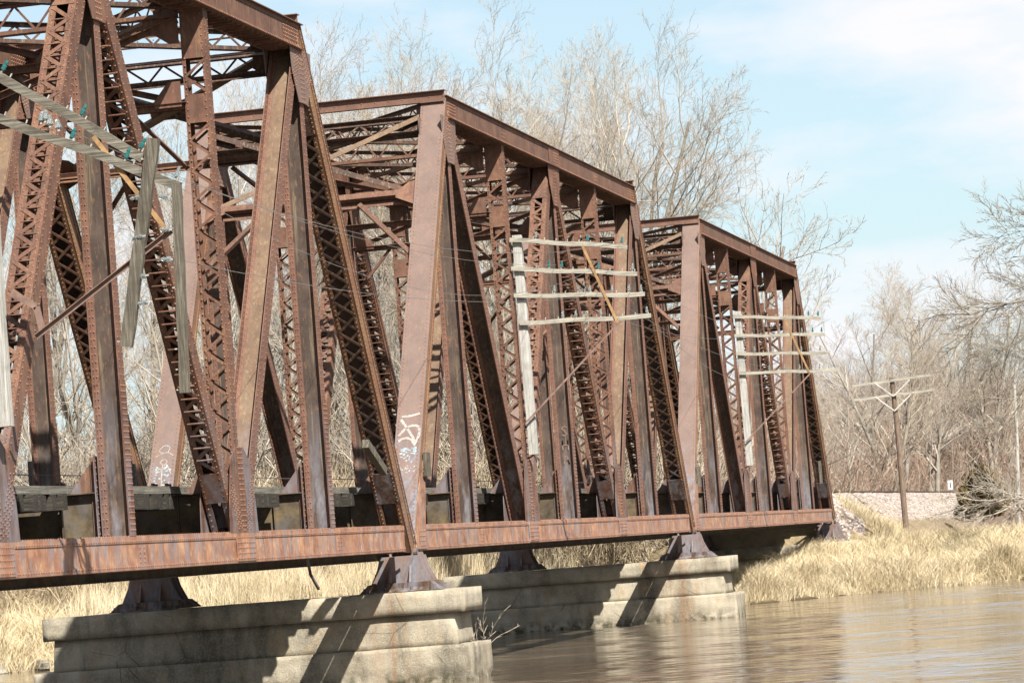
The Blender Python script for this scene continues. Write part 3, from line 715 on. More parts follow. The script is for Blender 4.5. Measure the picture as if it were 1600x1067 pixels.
def dabs(name, Fr, yoff, n, a0, a1, size, mat, parent, seed):
    r_ = random.Random(seed); mb = MB()
    for i in range(n):
        a = r_.uniform(.05, .45); b = r_.choice(a1) + r_.gauss(0, .045); w = size * r_.uniform(.4, 1.3); p = Fr.p(b, yoff + a, .2442); q = Fr.p(b + r_.uniform(-.04, .04), yoff + a + w, .2442)
        mb.bar(p, q, size * r_.uniform(.3, .8), .0012 + .0001 * (i % 9), tuple(Fr.u))
    mb.build(name, mat, parent)
dabs('graffiti', EP, 0, 38, 0, (2.22, 2.12, 2.30), .05, BLUEP, span2, 1); dabs('graffiti', EP, 0, 22, 0, (1.74,), .035, WHITEP, span2, 2); dabs('graffiti', EP, 0, 16, 0, (1.98, 2.05), .03, BLUEP, span2, 3)
strokes('graffiti', EP, WID, sh([[(.48, 2.95), (.35, 3.02), (.2, 3.05), (.05, 2.95)], [(.42, 3.12), (.30, 3.25), (.16, 3.2), (.20, 3.05), (.36, 3.06), (.42, 3.12)], [(.36, 2.78), (.26, 2.7), (.18, 2.78), (.26, 2.86), (.36, 2.78)], [(.28, 2.7), (.28, 2.4), (.26, 2.1)], [(.46, 2.6), (.36, 2.5), (.28, 2.6), (.16, 2.66), (.06, 2.45)]]), .016, WHITEP, span2, label='thin white drawn figure on the far end post')
dabs('graffiti', EP, WID, 40, 0, (2.3, 2.1, 1.9), .05, BLUEP, span2, 4)
mb = MB()
FZ = F(LB[0], LB[6])
def wstroke(path, x0, z0, s, w, y=-.0035):
    for i in range(len(path) - 1):
        (a, b), (c, d) = path[i], path[i + 1]; mb.bar((x0 + a * s * 1.0, y, z0 + b * s), (x0 + c * s, y, z0 + d * s), w, .002 + .0003 * (i % 3), (.5, 0, .5))
for j, path in enumerate(([(0, 1), (.25, 0), (.5, .8), (.75, 0), (1, 1)], [(0, 0), (0, 1)], [(.7, 1), (0, .5), (.8, 0)], [(0, .9), (.3, 0), (.6, .9)], [(0, 0), (.1, 1)])):
    wstroke(path, 38.1 + (0, .9, .9, 1.5, 1.9)[j] * .42, .13, .30, .03, -.0042)
tag(mb.build('graffiti', WHITEP, span3), label='small white scrawl at the end of the lower chord')
# faint chalk letters one above the other on a far hanger face
mb = MB()
for path, z in (([(.9, .85), (.5, 1), (.1, .8), (.5, .5), (.9, .25), (.5, 0), (.1, .15)], 2.95), ([(.1, 0), (.1, 1), (.1, .5), (.9, .5), (.9, 1), (.9, 0)], 2.55), ([(.1, 0), (.5, 1), (.9, 0), (.7, .45), (.3, .45)], 2.15)):
    for i in range(len(path) - 1):
        (a, b), (c, d) = path[i], path[i + 1]; x = 3 * P - .0225
        mb.bar((x, .36 - a * .2, z + b * .28), (x, .36 - c * .2, z + d * .28), .03, .003, (0, 1, .3))
tag(mb.build('graffiti', DIRTW, span2), label='faint chalk letters on a hanger')
# timber block bolted on the first span's end post, small vertical timbers on the others
mb = MB(); Fq = E2[0]; mb.bar((36.3, -.09, 2.38), (37.75, -.09, 1.78), .19, .15, (1, 0, 1)); mb.build('timber_block', DARKP, span)
mb = MB(); mb.bar((32.1, .25, -.02), (32.25, .25, -.35), .05, .05, (1, 0, 0)); mb.bar((32.25, .25, -.35), (32.8, .25, -.66), .05, .05, (1, 0, 0)); mb.build('bent_bar', RUST_DARK, span)
for sp_, xx, z0, z1 in ((span2, 1.25, 1.7, 2.25), (span3, 1.2, 1.5, 2.2), (span3, 5 * P + 2.3, 1.7, 2.7)):
    mb = MB(); mb.box(xx, xx + .28, -.13, -.02, z0, z1); mb.build('timber_block', DARKP, sp_)

# ------------------------------------------------------------------ piers and bearings
def rough_box(x0, x1, ya, yb, z0, z1, seed, amp=.02, step=.14, batter=0., low=0.):
    vs = []; fs = []; n0 = 0
    def face(o, a, b, na, nb):
        nonlocal n0
        for i in range(na + 1):
            for j in range(nb + 1): vs.append(o + a * i / na + b * j / nb)
        for i in range(na):
            for j in range(nb):
                k = n0 + i * (nb + 1) + j; fs.append((k, k + nb + 1, k + nb + 2, k + 1))
        n0 += (na + 1) * (nb + 1)
    dx, dy, dz = V(x1 - x0, 0, 0), V(0, yb - ya, 0), V(0, 0, z1 - z0); o = V(x0, ya, z0)
    nx, ny, nz = (max(2, int(l / step)) for l in (x1 - x0, yb - ya, z1 - z0))
    face(o, dy, dz, ny, nz); face(o + dx, dz, dy, nz, ny); face(o, dz, dx, nz, nx); face(o + dy, dx, dz, nx, nz); face(o + dz, dy, dx, ny, nx); face(o, dx, dy, nx, ny)
    vs = np.array(vs); c = V((x0 + x1) / 2, (ya + yb) / 2, 0)
    fz = (z1 - vs[:, 2]) / (z1 - z0); out = []
    for v, f in zip(vs, fz):
        q = v.copy(); q[0] += np.sign(v[0] - c[0]) * batter * f; q[1] += np.sign(v[1] - c[1]) * batter * f
        nv = mnoise.noise_vector(Vector(v * 1.7) + Vector((seed, 0, 0))); nv2 = mnoise.noise_vector(Vector(v * 6) + Vector((0, seed, 0)))
        # wear: corners rounded by pulling edge vertices in
        ex = min(abs(v[0] - x0), abs(v[0] - x1)); ey = min(abs(v[1] - ya), abs(v[1] - yb)); ez = min(abs(v[2] - z0), abs(v[2] - z1))
        e = sorted((ex, ey, ez)); r = max(0, .05 - e[1]) * .2
        q += V(nv.x, nv.y, nv.z) * amp + V(nv2.x, nv2.y, nv2.z) * amp * .5
        q[0] -= np.sign(v[0] - c[0]) * r * (1 if ex < .02 else 0); q[1] -= np.sign(v[1] - c[1]) * r * (1 if ey < .02 else 0)
        if low and v[2] < z0 + .75:
            g = max(0, mnoise.noise(Vector((v[0] * 1.3, v[1] * .9 + seed, v[2] * 2.5))) + .22) * low * (1 - (v[2] - z0) / .75) ** .5 * (1 if v[1] < ya + 3.4 else .3)
            q[0] += -np.sign(v[0] - c[0]) * g * (ex < .05); q[1] += -np.sign(v[1] - c[1]) * g * (ey < .05)
        out.append(q)
    return np.array(out), np.array(fs)
def rb(name, args, mat, parent, **k):
    v, f = rough_box(*args, **k); o = npmesh(name, v, f, mat, parent)
    import bmesh
    bm = bmesh.new(); bm.from_mesh(o.data); bmesh.ops.remove_doubles(bm, verts=bm.verts, dist=.004); bmesh.ops.recalc_face_normals(bm, faces=bm.faces); bm.to_mesh(o.data); bm.free(); return o
def bearing(parent, cx, cy, zt, zb, single=False):
    h = zt; mb = MB()
    mb.prism([(cx - .62, zb), (cx + .62, zb), (cx + .45, zb + .20), (cx - .45, zb + .20)], 1, cy - .70, cy + .70)
    # slanting sides of the cast pedestal
    mb.prism([(cy - .95, zb), (cy + .95, zb), (cy + .72, zb + .195), (cy - .72, zb + .195)], 0, cx - .55, cx + .55)
    o = mb.build('bearing_pedestal', RUST_DARK, parent)
    wb = MB(); z = zb + .2
    for dy in (-.24, .24):
        wb.prism([(cx - .48, z), (cx + .48, z), (cx + .20, zt - .12), (cx + .09, zt + .06), (cx - .09, zt + .06), (cx - .20, zt - .12)], 1, cy + dy - .025, cy + dy + .025)
    for dx in (-.28, .0, .28):
        t = zt - .06 - abs(dx) * .25
        wb.prism([(cy - .71, z), (cy + .71, z), (cy + .55, t - .28), (cy + .47, t), (cy - .47, t), (cy - .55, t - .28)], 0, cx + dx - .02, cx + dx + .02)
    wb.build('bearing_web', GREYS, parent)
    for dx, dy in ((-.5, -.82), (-.5, .82), (.5, -.82), (.5, .82), (-.57, -.3), (-.57, .3)):
        bm_ = MB(); bm_.box(cx + dx - .03, cx + dx + .03, cy + dy - .03, cy + dy + .03, zb, zb + .12); bm_.build('anchor_bolt', RUST_DARK, parent)
    pn = MB(); pn.prism([(cx + .09 * math.cos(a * math.pi / 6), zt - .06 + .09 * math.sin(a * math.pi / 6)) for a in range(12)], 1, cy - .36, cy + .36); pn.build('bearing_pin', RUST_DARK, parent)
def pier(cx, seed, mat, label, low=.06):
    t = empty('concrete_pier', (0, 0, 0), label=label, cat='pier', group='concrete piers in the river')
    rb('pier_cap', (cx - .98, cx + .98, -1.30, 8.72, -1.45, -.93), mat, t, seed=seed, amp=.009)
    rb('pier_body', (cx - .84, cx + .84, -1.02, 8.50, -2.20, -1.451), mat, t, seed=seed + 3, amp=.007, batter=.05)
    rb('pier_footing', (cx - 1.02, cx + 1.02, -1.42, 9.0, -3.3, -2.18), mat, t, seed=seed + 7, amp=.013, batter=.02, low=low, step=.09)
    return t
p1 = pier(SP - .22, 1.3, CONC, 'nearest grey concrete pier with stained, crumbling waterline', .16)
p2 = pier(2 * SP - .22, 9.1, CONC2, 'farther tan concrete pier beside the grassy bank')
for p, cx in ((p1, SP - .22), (p2, 2 * SP - .22)):
    for cy in (.28, WID + .28): bearing(p, cx, cy, .02, -.915)
ab = empty('abutment', (0, 0, 0), label='low dark concrete abutment under the far end of the last span', cat='abutment')
rb('bearing_seat', (120.7, 122.6, -1.35, 8.0, -1.42, -.93), CONC2, ab, seed=4.2, amp=.03)
rb('abutment_wall', (120.95, 122.5, -1.0, 7.7, -2.9, -1.421), CONC2, ab, seed=5.2, amp=.03)
rb('back_wall', (121.95, 122.45, .55, 5.9, -.935, .95), CONC2, ab, seed=6.2, amp=.02)
for cy in (.28, WID + .28): bearing(ab, 121.42, cy, .02, -.915)

# ------------------------------------------------------------------ telegraph cross-arm racks on the bridge
def insulator(parent, p, mat, tilt=(0, 0, 1), r=.04):
    p = V(*p); up = V(*tilt); up /= np.linalg.norm(up); a = np.cross(up, V(1, 0, 0)); a /= np.linalg.norm(a); b = np.cross(up, a)
    prof = [(.05, r * .75), (.055, r), (.12, r * .9), (.13, r * .62), (.15, r * .62), (.165, r * .72), (.20, r * .55), (.215, 0.01)]; k = 8; vs = []; fs = []
    for h, q in prof:
        for i in range(k): an = 2 * math.pi * i / k; vs.append(p + up * h + a * q * math.cos(an) + b * q * math.sin(an))
    for j in range(len(prof) - 1):
        for i in range(k): fs.append((j * k + i, j * k + (i + 1) % k, (j + 1) * k + (i + 1) % k, (j + 1) * k + i))
    fs.append(tuple(range(k))[::-1]); fs.append(tuple(range((len(prof) - 1) * k, len(prof) * k)))
    mb = MB(); mb.add(vs, fs); mb.build('insulator', mat, parent)
    pm = MB(); pm.bar(p, p + up * .07, .028, .028, (1, 0, 0)); pm.build('pin', GREYP, parent)
def crossarm(parent, x, a, b, mat, ins, w=.115, t=.09):
    mb = MB(); a3 = V(x, *a); b3 = V(x, *b); d = b3 - a3; k = 10; n = 0
    # slightly warped, weathered board in short lengths
    vs = []; nr = V(0, -d[2], d[1]); nr /= np.linalg.norm(nr)
    for i in range(k + 1):
        c = a3 + d * i / k + V(0, 0, .016 * math.sin(i * 1.1 + a[1] * 7)); c[0] += .01 * math.sin(i * 1.7)
        ww = w * (1 + .06 * math.sin(i * 2.3 + a[1]))
        hx = V(t / 2, 0, 0); hw = nr * ww / 2; vs += [c - hx - hw, c + hx - hw, c + hx + hw, c - hx + hw]
    fs = [(0, 1, 2, 3), tuple(4 * k + q for q in (3, 2, 1, 0))]
    for i in range(k):
        for q in range(4): fs.append((4 * i + q, 4 * i + (q + 1) % 4, 4 * i + 4 + (q + 1) % 4, 4 * i + 4 + q))
    mb.add(vs, fs); o = mb.build('crossarm', mat, parent)
    L = np.linalg.norm(d); nrm = V(0, -d[2], d[1]); nrm /= np.linalg.norm(nrm); nrm = nrm if nrm[2] > 0 else -nrm
    for f, kind in ins: insulator(o, a3 + d * f + nrm * w * .45, {'t': TEAL, 'c': CLEAR}[kind], tuple(nrm)) if kind != 'p' else None
    pm = MB()
    for f in np.linspace(.1, .98, 10): 
        q = a3 + d * f + nrm * w * .5; pm.bar(q, q + nrm * .06, .02, .02, (1, 0, 0))
    tag(pm.build('pins', GREYP, o), kind='stuff'); return o
def rack(x, ztop, label, arms, mats, pole=(2.33, 8.2)):
    t = empty('crossarm_rack', (0, 0, 0), label=label, cat='telegraph rack', group='telegraph cross-arm racks bolted to the bridge')
    v, f = rough_box(x - .10, x + .10, -.30, -.04, pole[0], pole[1], x, amp=.012, step=.25); npmesh('rack_post', v, f, GREYP, t)
    for (a, b, ins) in arms: crossarm(t, x - .16, a, b, mats, ins)
    return t
A2 = [((-.0, 8.08), (-3.16, 7.60), [(.22, 'c'), (.66, 't'), (.95, 't')]), ((.02, 7.30), (-3.37, 6.87), [(.30, 't'), (.40, 't'), (.69, 't'), (.96, 'c')]),
      ((0, 6.58), (-3.53, 6.30), [(.31, 'c'), (.58, 'c'), (.75, 'c'), (.88, 'c'), (.97, 'c')]), ((-.1, 5.84), (-3.65, 5.71), [(.33, 'c'), (.43, 'c'), (.62, 'c'), (.97, 'c')])]
A3 = [((0, 8.0), (-3.33, 7.65), [(.86, 't'), (.97, 't')]), ((0, 7.26), (-3.42, 7.04), [(.5, 'c'), (.75, 'c'), (.87, 't'), (.97, 't')]),
      ((0, 6.58), (-3.56, 6.32), [(.2, 'c'), (.4, 'c'), (.5, 'c'), (.7, 'c'), (.8, 'c'), (.9, 'c')]), ((-.07, 5.84), (-3.9, 5.64), [(.3, 'c'), (.45, 'c'), (.6, 'c'), (.66, 'c'), (.8, 'c')])]
for x, arms, lab in ((SP + 2 * P, A2, 'rack of four grey wooden cross-arms on the middle span'), (2 * SP + 2 * P, A3, 'small distant rack of four thin cross-arms on the last span')):
    t = rack(x, 8.2, lab, arms, GREYW)
    mb = MB(); mb.angle((x - .23, -1.96, 7.75), (x - .23, -2.75, 5.62), .07, .012, (0, 1, 0)); mb.build('vertical_brace', GOLD, t)
    mb = MB(); mb.angle((x - .24, -2.80, 5.62), (x - .24, -.10, 3.20), .05, .012, (0, 1, 0)); mb.build('strut', ROD, t)
x = 2 * P
t = empty('crossarm_rack', (0, 0, 0), label='broken nearest rack with two sagging cross-arms and hanging timbers, at left', cat='telegraph rack', group='telegraph cross-arm racks bolted to the bridge')
v, f = rough_box(x - .10, x + .10, -.36, -.10, 2.32, 8.2, x, amp=.012, step=.25); npmesh('rack_post', v, f, GREYP, t)
o = crossarm(t, x - .30, (.1, 8.18), (-2.86, 6.20), DARKW, [(.25, 't'), (.66, 't'), (.965, 't')], .14, .11)
o2 = crossarm(t, x - .36, (.0, 7.32), (-3.42, 5.71), DARKW, [(.50, 't'), (.745, 't'), (.85, 't'), (.97, 'c')], .14, .11)
for dy in (0, .07, .14, .28): insulator(o2, (x - .42, -1.30 - dy, 6.86 - dy * .5 + (.05 if dy == .07 else 0)), CLEAR, (.2, dy - .1, 1), .055)
crossarm(t, x - .44, (-3.08, 6.45), (-2.42, 3.35), DARKP, [], .19, .10)
o3 = crossarm(t, x - .47, (-3.40, 5.72), (-3.30, 2.56), DARKP, [], .14, .10)
for z in (5.55, 5.05, 4.6): insulator(o3, (x - .47, -3.30 + (5.55 - z) * .02, z), CLEAR, (0, 1, .1), .045)
for z in (5.9, 5.3, 4.7, 4.3): insulator(o3, (x - .47, -2.86, z - .3), CLEAR, (0, 1, -.1), .042)
mb = MB(); mb.angle((x - .40, -.98, 3.62), (x - .40, -3.25, 5.04), .075, .012, (0, 0, 1)); mb.build('strut', ROD, t)
mb = MB(); mb.angle((x - .36, -2.1, 6.6), (x - .36, -3.2, 5.0), .07, .012, (0, 1, 0)); mb.build('vertical_brace', GOLD, t)
mb = MB(); mb.bar((x - .2, -.55, 4.35), (x - .2, -.95, 4.1), .10, .03, (0, 0, 1)); mb.bar((x - .2, -.95, 4.1), (x - .2, -1.02, 3.7), .10, .03, (0, 1, 0)); mb.build('strap', ROD, t)

# wires
def wire(a, b, sag, r=.0055, label=None):
    a = V(*a); b = V(*b); L = 14; vs = []; fs = []
    for i in range(L + 1):
        f = i / L; c = a + (b - a) * f - V(0, 0, sag * 4 * f * (1 - f))
        for q in range(3): an = q * 2.094; vs.append(c + V(0, math.cos(an) * r, math.sin(an) * r))
    for i in range(L):
        for q in range(3): fs.append((i * 3 + q, i * 3 + (q + 1) % 3, i * 3 + 3 + (q + 1) % 3, i * 3 + 3 + q))
    mb = MB(); mb.add(vs, fs); o = mb.build('telegraph_wire', WIRE, None, recalc=False)
    return tag(o, label, 'wire', 'telegraph wires along the bridge')
xa, xb, xc = 2 * P - .36, SP + 2 * P - .16, 2 * SP + 2 * P - .16
W1 = ['between the upper sagging arm and the top arm', 'between upper sagging arm end and second arm', 'between the hanging timber and the third arm', 'between lower sagging arm and second arm']
for i_, ((ya, za), (yb, zb), s) in enumerate((((-2.4, 6.3), (-3.0, 7.75), .8), ((-2.9, 6.05), (-2.3, 7.15), 1.3), ((-3.3, 4.6), (-3.2, 6.5), .5), ((-1.6, 6.8), (-1.2, 7.3), .6))): wire((xa, ya, za), (xb, yb, zb), s, label='thin wire ' + W1[i_] + ' of the middle rack')
W2 = ['between second arm end and the top arm', 'between third arm and second arm', 'between lowest arm end and third arm', 'between third arm and lowest arm']
for i_, ((ya, za), (yb, zb), s) in enumerate((((-3.2, 6.95), (-2.8, 7.7), .9), ((-1.2, 6.55), (-1.1, 7.25), .6), ((-3.4, 5.85), (-3.4, 6.4), 1.6), ((-2.4, 6.5), (-2.9, 5.8), .7))): wire((xb, ya, za), (xc, yb, zb), s, label='thin wire ' + W2[i_] + ' of the distant rack')
for i_, ((ya, za), (yb, zb), s) in enumerate((((-3.4, 7.05), (-3.9, 5.85), .5), ((-2.9, 6.4), (-3.2, 5.82), .4))): wire((xc, ya, za), (129.9, yb, zb), s, label='thin wire running from the distant rack\'s ' + ('second' if i_ == 0 else 'third') + ' arm to the brown pole')

# ------------------------------------------------------------------ line poles on the right bank
def pole(name, base, top, r0, r1, mat, parent):
    vs = []; fs = []; k = 10; base = V(*base); top = V(*top)
    for i in range(9):
        f = i / 8; c = base + (top - base) * f + V(.03 * math.sin(i * 1.3), .02 * math.sin(i * .9), 0); r = r0 + (r1 - r0) * f
        for q in range(k): an = q * 2 * math.pi / k; vs.append(c + V(math.cos(an) * r, math.sin(an) * r, 0))
    for i in range(8):
        for q in range(k): fs.append((i * k + q, i * k + (q + 1) % k, (i + 1) * k + (q + 1) % k, (i + 1) * k + q))
    fs.append(tuple(range(8 * k, 9 * k))); mb = MB(); mb.add(vs, fs); return mb.build(name, mat, parent)
t = empty('telegraph_pole', (130, -2.4, -1.6), label='brown telegraph pole with two cross-arms standing in the grass right of the bridge', cat='telegraph pole')
def loc(o, e): o.location = -e.location; return o
loc(pole('pole', (130, -2.42, -1.8), (130, -2.30, 6.62), .15, .115, BROWNP, t), t)
for (a, b, z0) in (((-.41, 6.34), (-4.15, 6.58), 6.46), ((-.42, 5.68), (-4.25, 5.86), 5.77)):
    o = crossarm(t, 129.83, a, b, GREYW, [], .12, .09); loc(o, t)
    for s in (-1, 1):
        mb = MB(); mb.bar((129.77, -2.32, z0 - .75), (129.77, -2.32 + s * .85, z0 - .02), .05, .02, (0, 0, 1)); loc(mb.build('crossarm_brace', GALV, t), t)
t = empty('telegraph_pole', (150, -6.4, -1.6), label='bare grey leaning pole without cross-arms at the right edge', cat='telegraph pole')
loc(pole('pole', (150, -6.35, -1.8), (150, -6.75, 6.5), .12, .085, GREYP, t), t)
# track beyond the bridge
t = empty('railway_track', (122, 3.25, 1.3), label='railway track running off along the ballast embankment', cat='railway track')
for yc in (2.52, 3.98):
    mb = MB(); mb.prism([(yc - .07, 1.40), (yc + .07, 1.40), (yc + .012, 1.43), (yc + .012, 1.53), (yc + .036, 1.54), (yc + .036, 1.58), (yc - .036, 1.58), (yc - .036, 1.54), (yc - .012, 1.53), (yc - .012, 1.43)], 0, 121.6, 299); loc(mb.build('rail', RAILM, t), t)
mb = MB(); mb.box(-.12, .12, -1.3, 1.3, -.1, .1); t0 = mb.build('sleeper', TIE, t); t0.location = (.9, 0, .01)
for i in range(1, 290):
    o = t0.copy(); C.objects.link(o); o.parent = t; o.location = (.9 + i * .6, 0, .01)
t = empty('marker_sign', (196, 1.0, 1.2), label='tiny white marker sign on a post beside the distant track', cat='sign')
mb = MB(); mb.box(-.03, .03, -.03, .03, -.3, .75); mb.build('sign_post', POSTM, t); mb = MB(); mb.box(-.05, -.035, -.16, .16, .35, .98); mb.build('sign_plate', simple('white_sign_paint', (.75, .76, .74), .6, .3, .1), t)
mb = MB(); mb.box(-.056, -.052, -.04, .04, .5, .84); mb.build('sign_mark', POSTM, t)

# ------------------------------------------------------------------ vegetation
def rotv(d, ax, an): return np.array(Matrix.Rotation(an, 3, Vector(ax)) @ Vector(d))
def gen_tree(seed, Ht, spread=.45, nl=15, levels=(8, 7, 4), r0=None, up=.35, trunk_frac=.9, twig=.011, start=.25):
    rn = random.Random(seed); segs_t = []; segs_c = []; r0 = r0 or Ht * .010
    def br(p, d, L, r, lev, out, nseg, wob, upf):
        pts = [(p, r)]; dirs = [d]
        for i in range(nseg):
            d = d + V(rn.gauss(0, wob), rn.gauss(0, wob), rn.gauss(0, wob) + upf); d /= np.linalg.norm(d)
            p2 = p + d * L / nseg; rr = max(twig * .6, r * (1 - .75 * (i + 1) / nseg)); out.append((p, p2, pts[-1][1], rr)); p = p2; pts.append((p, rr)); dirs.append(d)
        return pts, dirs
    tp, td = br(V(0, 0, -.3), V(rn.gauss(0, .04), rn.gauss(0, .04), 1), Ht * trunk_frac, r0, 0, segs_t, 10, .05, .03)
    def along(pts, dirs, f):
        k = f * (len(pts) - 1); i = min(int(k), len(pts) - 2); g = k - i
        return pts[i][0] * (1 - g) + pts[i + 1][0] * g, pts[i][1] * (1 - g) + pts[i + 1][1] * g, dirs[i + 1]
    def kids(pts, dirs, n, L, lev, f0, ang):
        for i in range(n):
            f = f0 + (1 - f0) * (i + rn.random()) / n; p, r, d = along(pts, dirs, min(f, .99))
            ax = np.cross(d, V(rn.gauss(0, 1), rn.gauss(0, 1), rn.gauss(0, 1))); ax /= np.linalg.norm(ax) + 1e-9
            d2 = rotv(d, ax, math.radians(rn.uniform(*ang))); l = L * rn.uniform(.6, 1.1) * (1.15 - f * .5)
            rr = max(twig, r * rn.uniform(.45, .7)); ns = 5 if lev == 0 else 4 if lev == 1 else 3 if lev == 2 else 2
            q = br(p, d2, l, rr, lev, segs_c, ns, .12 + .05 * lev, up * (.38 if lev == 0 else .30))
            if lev < len(levels): kids(q[0], q[1], levels[lev], l * (.52 if lev < 2 else .45), lev + 1, .2, (22, 52))
    kids(tp, td, nl, Ht * spread, 0, start, (25, 55))
    return segs_t, segs_c
def tubes(segs, k=3):
    A = np.array([s[0] for s in segs]); B = np.array([s[1] for s in segs]); ra = np.array([s[2] for s in segs]); rb_ = np.array([s[3] for s in segs])
    d = B - A; d /= np.linalg.norm(d, axis=1)[:, None] + 1e-9; ref = np.where(np.abs(d[:, 2:3]) > .8, V(1, 0, 0), V(0, 0, 1)); a = np.cross(d, ref); a /= np.linalg.norm(a, axis=1)[:, None]; b = np.cross(d, a)
    n = len(segs); vs = np.zeros((n, 2 * k, 3))
    for i in range(k):
        an = 2 * math.pi * i / k; o = a * math.cos(an) + b * math.sin(an); vs[:, i] = A + o * ra[:, None]; vs[:, k + i] = B + o * rb_[:, None]
    base = (np.arange(n) * 2 * k)[:, None]
    return vs.reshape(-1, 3), np.concatenate([base + np.array([i, (i + 1) % k, k + (i + 1) % k, k + i]) for i in range(k)])
templates = []
specs = [(1, 28, .34, 17, (9, 8, 5)), (2, 28, .30, 19, (9, 8, 5)), (3, 28, .40, 15, (9, 8, 5)), (4, 28, .27, 20, (9, 7, 5)), (5, 28, .42, 15, (9, 8, 5))]
for sd, h, sp_, nl, lv in specs:
    a, b = gen_tree(sd, h, sp_, nl, lv, twig=.0085)
    ta = npmesh('trunk', *tubes(a, 8), BARK, smooth=True); tb = npmesh('crown', *tubes(b, 3), TWIG); templates.append((ta, tb, h))
def place_tree(tpl, x, y, h, rz, label, group, mats=None, name='bare_tree', base=None, sxy=1.0):
    g = float(ground(x, y)) if base is None else base
    ta, tb, h0 = tpl; e = empty(name, (x, y, g), label=label, cat='tree', group=group); e.rotation_euler = (0, 0, rz); s = h / h0; e.scale = (s * sxy, s * sxy, s)
    dark = (int(x * 7) + int(y * 3)) % 3 == 0
    for src in (ta, tb):
        o = bpy.data.objects.new(src.name.split('.')[0], src.data); C.objects.link(o); o.parent = e
        if dark: o.material_slots[0].link = 'OBJECT'; o.material_slots[0].material = LIMB if src is ta else BRUSHG
    return e
TALL = [(126.4, 41.9, 28.8), (147.6, 46.9, 29.8), (139.4, 40.7, 28.9), (160.9, 45.0, 29.3), (131.4, 33.1, 25.5), (171.4, 43.0, 30.2), (130.5, 28.1, 25.6), (151.8, 31.4, 29.1), (141.6, 26.9, 28.1), (161.3, 30.0, 32.0), (134.2, 21.5, 27.3), (170.7, 27.8, 32.9), (126.0, 16.3, 25.6), (147.6, 18.9, 27.8), (138.3, 14.9, 27.1), (165.6, 18.0, 31.2), (136.0, 11.9, 27.1), (173.8, 17.8, 30.9)]
TALL += [(155, 38.5, 29), (143, 35.0, 27), (158, 24.5, 30), (146, 22.5, 28), (143, 30.5, 27.5), (176, 35.5, 33), (168, 21.5, 31), (180, 25, 33)]
TALL += [(164, 33.5, 30), (156, 28.3, 29), (172, 31.5, 31), (162, 26.4, 30), (150, 26.0, 28), (168, 39.8, 30), (149, 20.5, 28.5), (162, 19.6, 30), (176, 22.3, 32), (140, 18.2, 27), (157, 33.2, 29), (171, 25.5, 31)]
rt = random.Random(8)
for i, (x, y, h) in enumerate(TALL):
    left = y > 27
    place_tree(templates[i % 5], x, y, min(h * .93, 28.8), rt.uniform(0, 6.28), 'tall bare tree in the dense pale row left of and behind the middle span' if left else 'tall bare tree rising behind the top of the middle span', 'tall bare trees left of and behind the middle span' if left else 'tall bare trees behind the middle span')
LOW = [(120.5, 39.9, 16.3), (112.9, 34.2, 14.8), (118.7, 33.2, 16.2), (113.8, 28.7, 15.8), (112.9, 25.6, 15.6), (120.7, 25.0, 14.1), (115.0, 20.5, 15.0), (117.7, 18.5, 13.5), (122.5, 16.3, 13.5), (126.1, 13.4, 14.5), (128.3, 11.7, 13.9), (143, 12, 15), (128, 33, 17), (124, 45, 16)]
for i, (x, y, h) in enumerate(LOW):
    place_tree(templates[(i * 2 + 1) % 5], x, y, h, rt.uniform(0, 6.28), 'shorter bushy bare tree seen through the truss bars', 'shorter bare trees seen through the bridge')
RIGHT = [(232, 12.0, 19), (236, 9.5, 20), (262, 11.0, 23), (250, 14, 19), (275, 9.3, 23.5), (243.2, 14.9, 14.8), (259.8, 16.6, 19.8), (255.6, 12.8, 20.7), (247.3, 10.6, 21.0), (289.8, 10.9, 24.3), (330, 14.0, 27), (345, 12.5, 28), (338.2, 9.6, 27), (336.1, 8.0, 26), (352, 7.6, 27)]
for i, (x, y, h) in enumerate(RIGHT):
    place_tree(templates[(i * 2) % 5], x, y, h * (.93 if (y + 19) / (x + 38) < .112 else .74), rt.uniform(0, 6.28), 'hazy bare tree in the clump to the right of the bridge', 'hazy bare trees right of the bridge', base=-1.6, sxy=1.25)
for i in range(34):
    x = rt.uniform(320, 440); px = -.25 + .02 * i; y = (x + 38) * (.30 - .0085 * i) - 19; h = rt.uniform(9, 13)
    e = place_tree(templates[i % 5], x, y, h, rt.uniform(0, 6.28), 'small brownish bare tree on the distant wooded hillside', 'bare trees on the distant hillside', sxy=1.5)
# the one leaning spreading tree beside the last span's top
a, b = gen_tree(23, 22, .46, 9, (8, 7, 3), r0=.30, twig=.013, trunk_frac=.8, start=.3)
ta = npmesh('trunk', *tubes(a, 8), BARK, smooth=True); tb = npmesh('crown', *tubes(b, 3), TWIG)
e = empty('spreading_tree', (150, 9.2, -1.6), label='bare tree with wide spreading limbs leaning right over the last span', cat='tree'); ta.parent = e; tb.parent = e; e.rotation_euler = (math.radians(9), 0, 0); e.scale = (1, 1, 1)
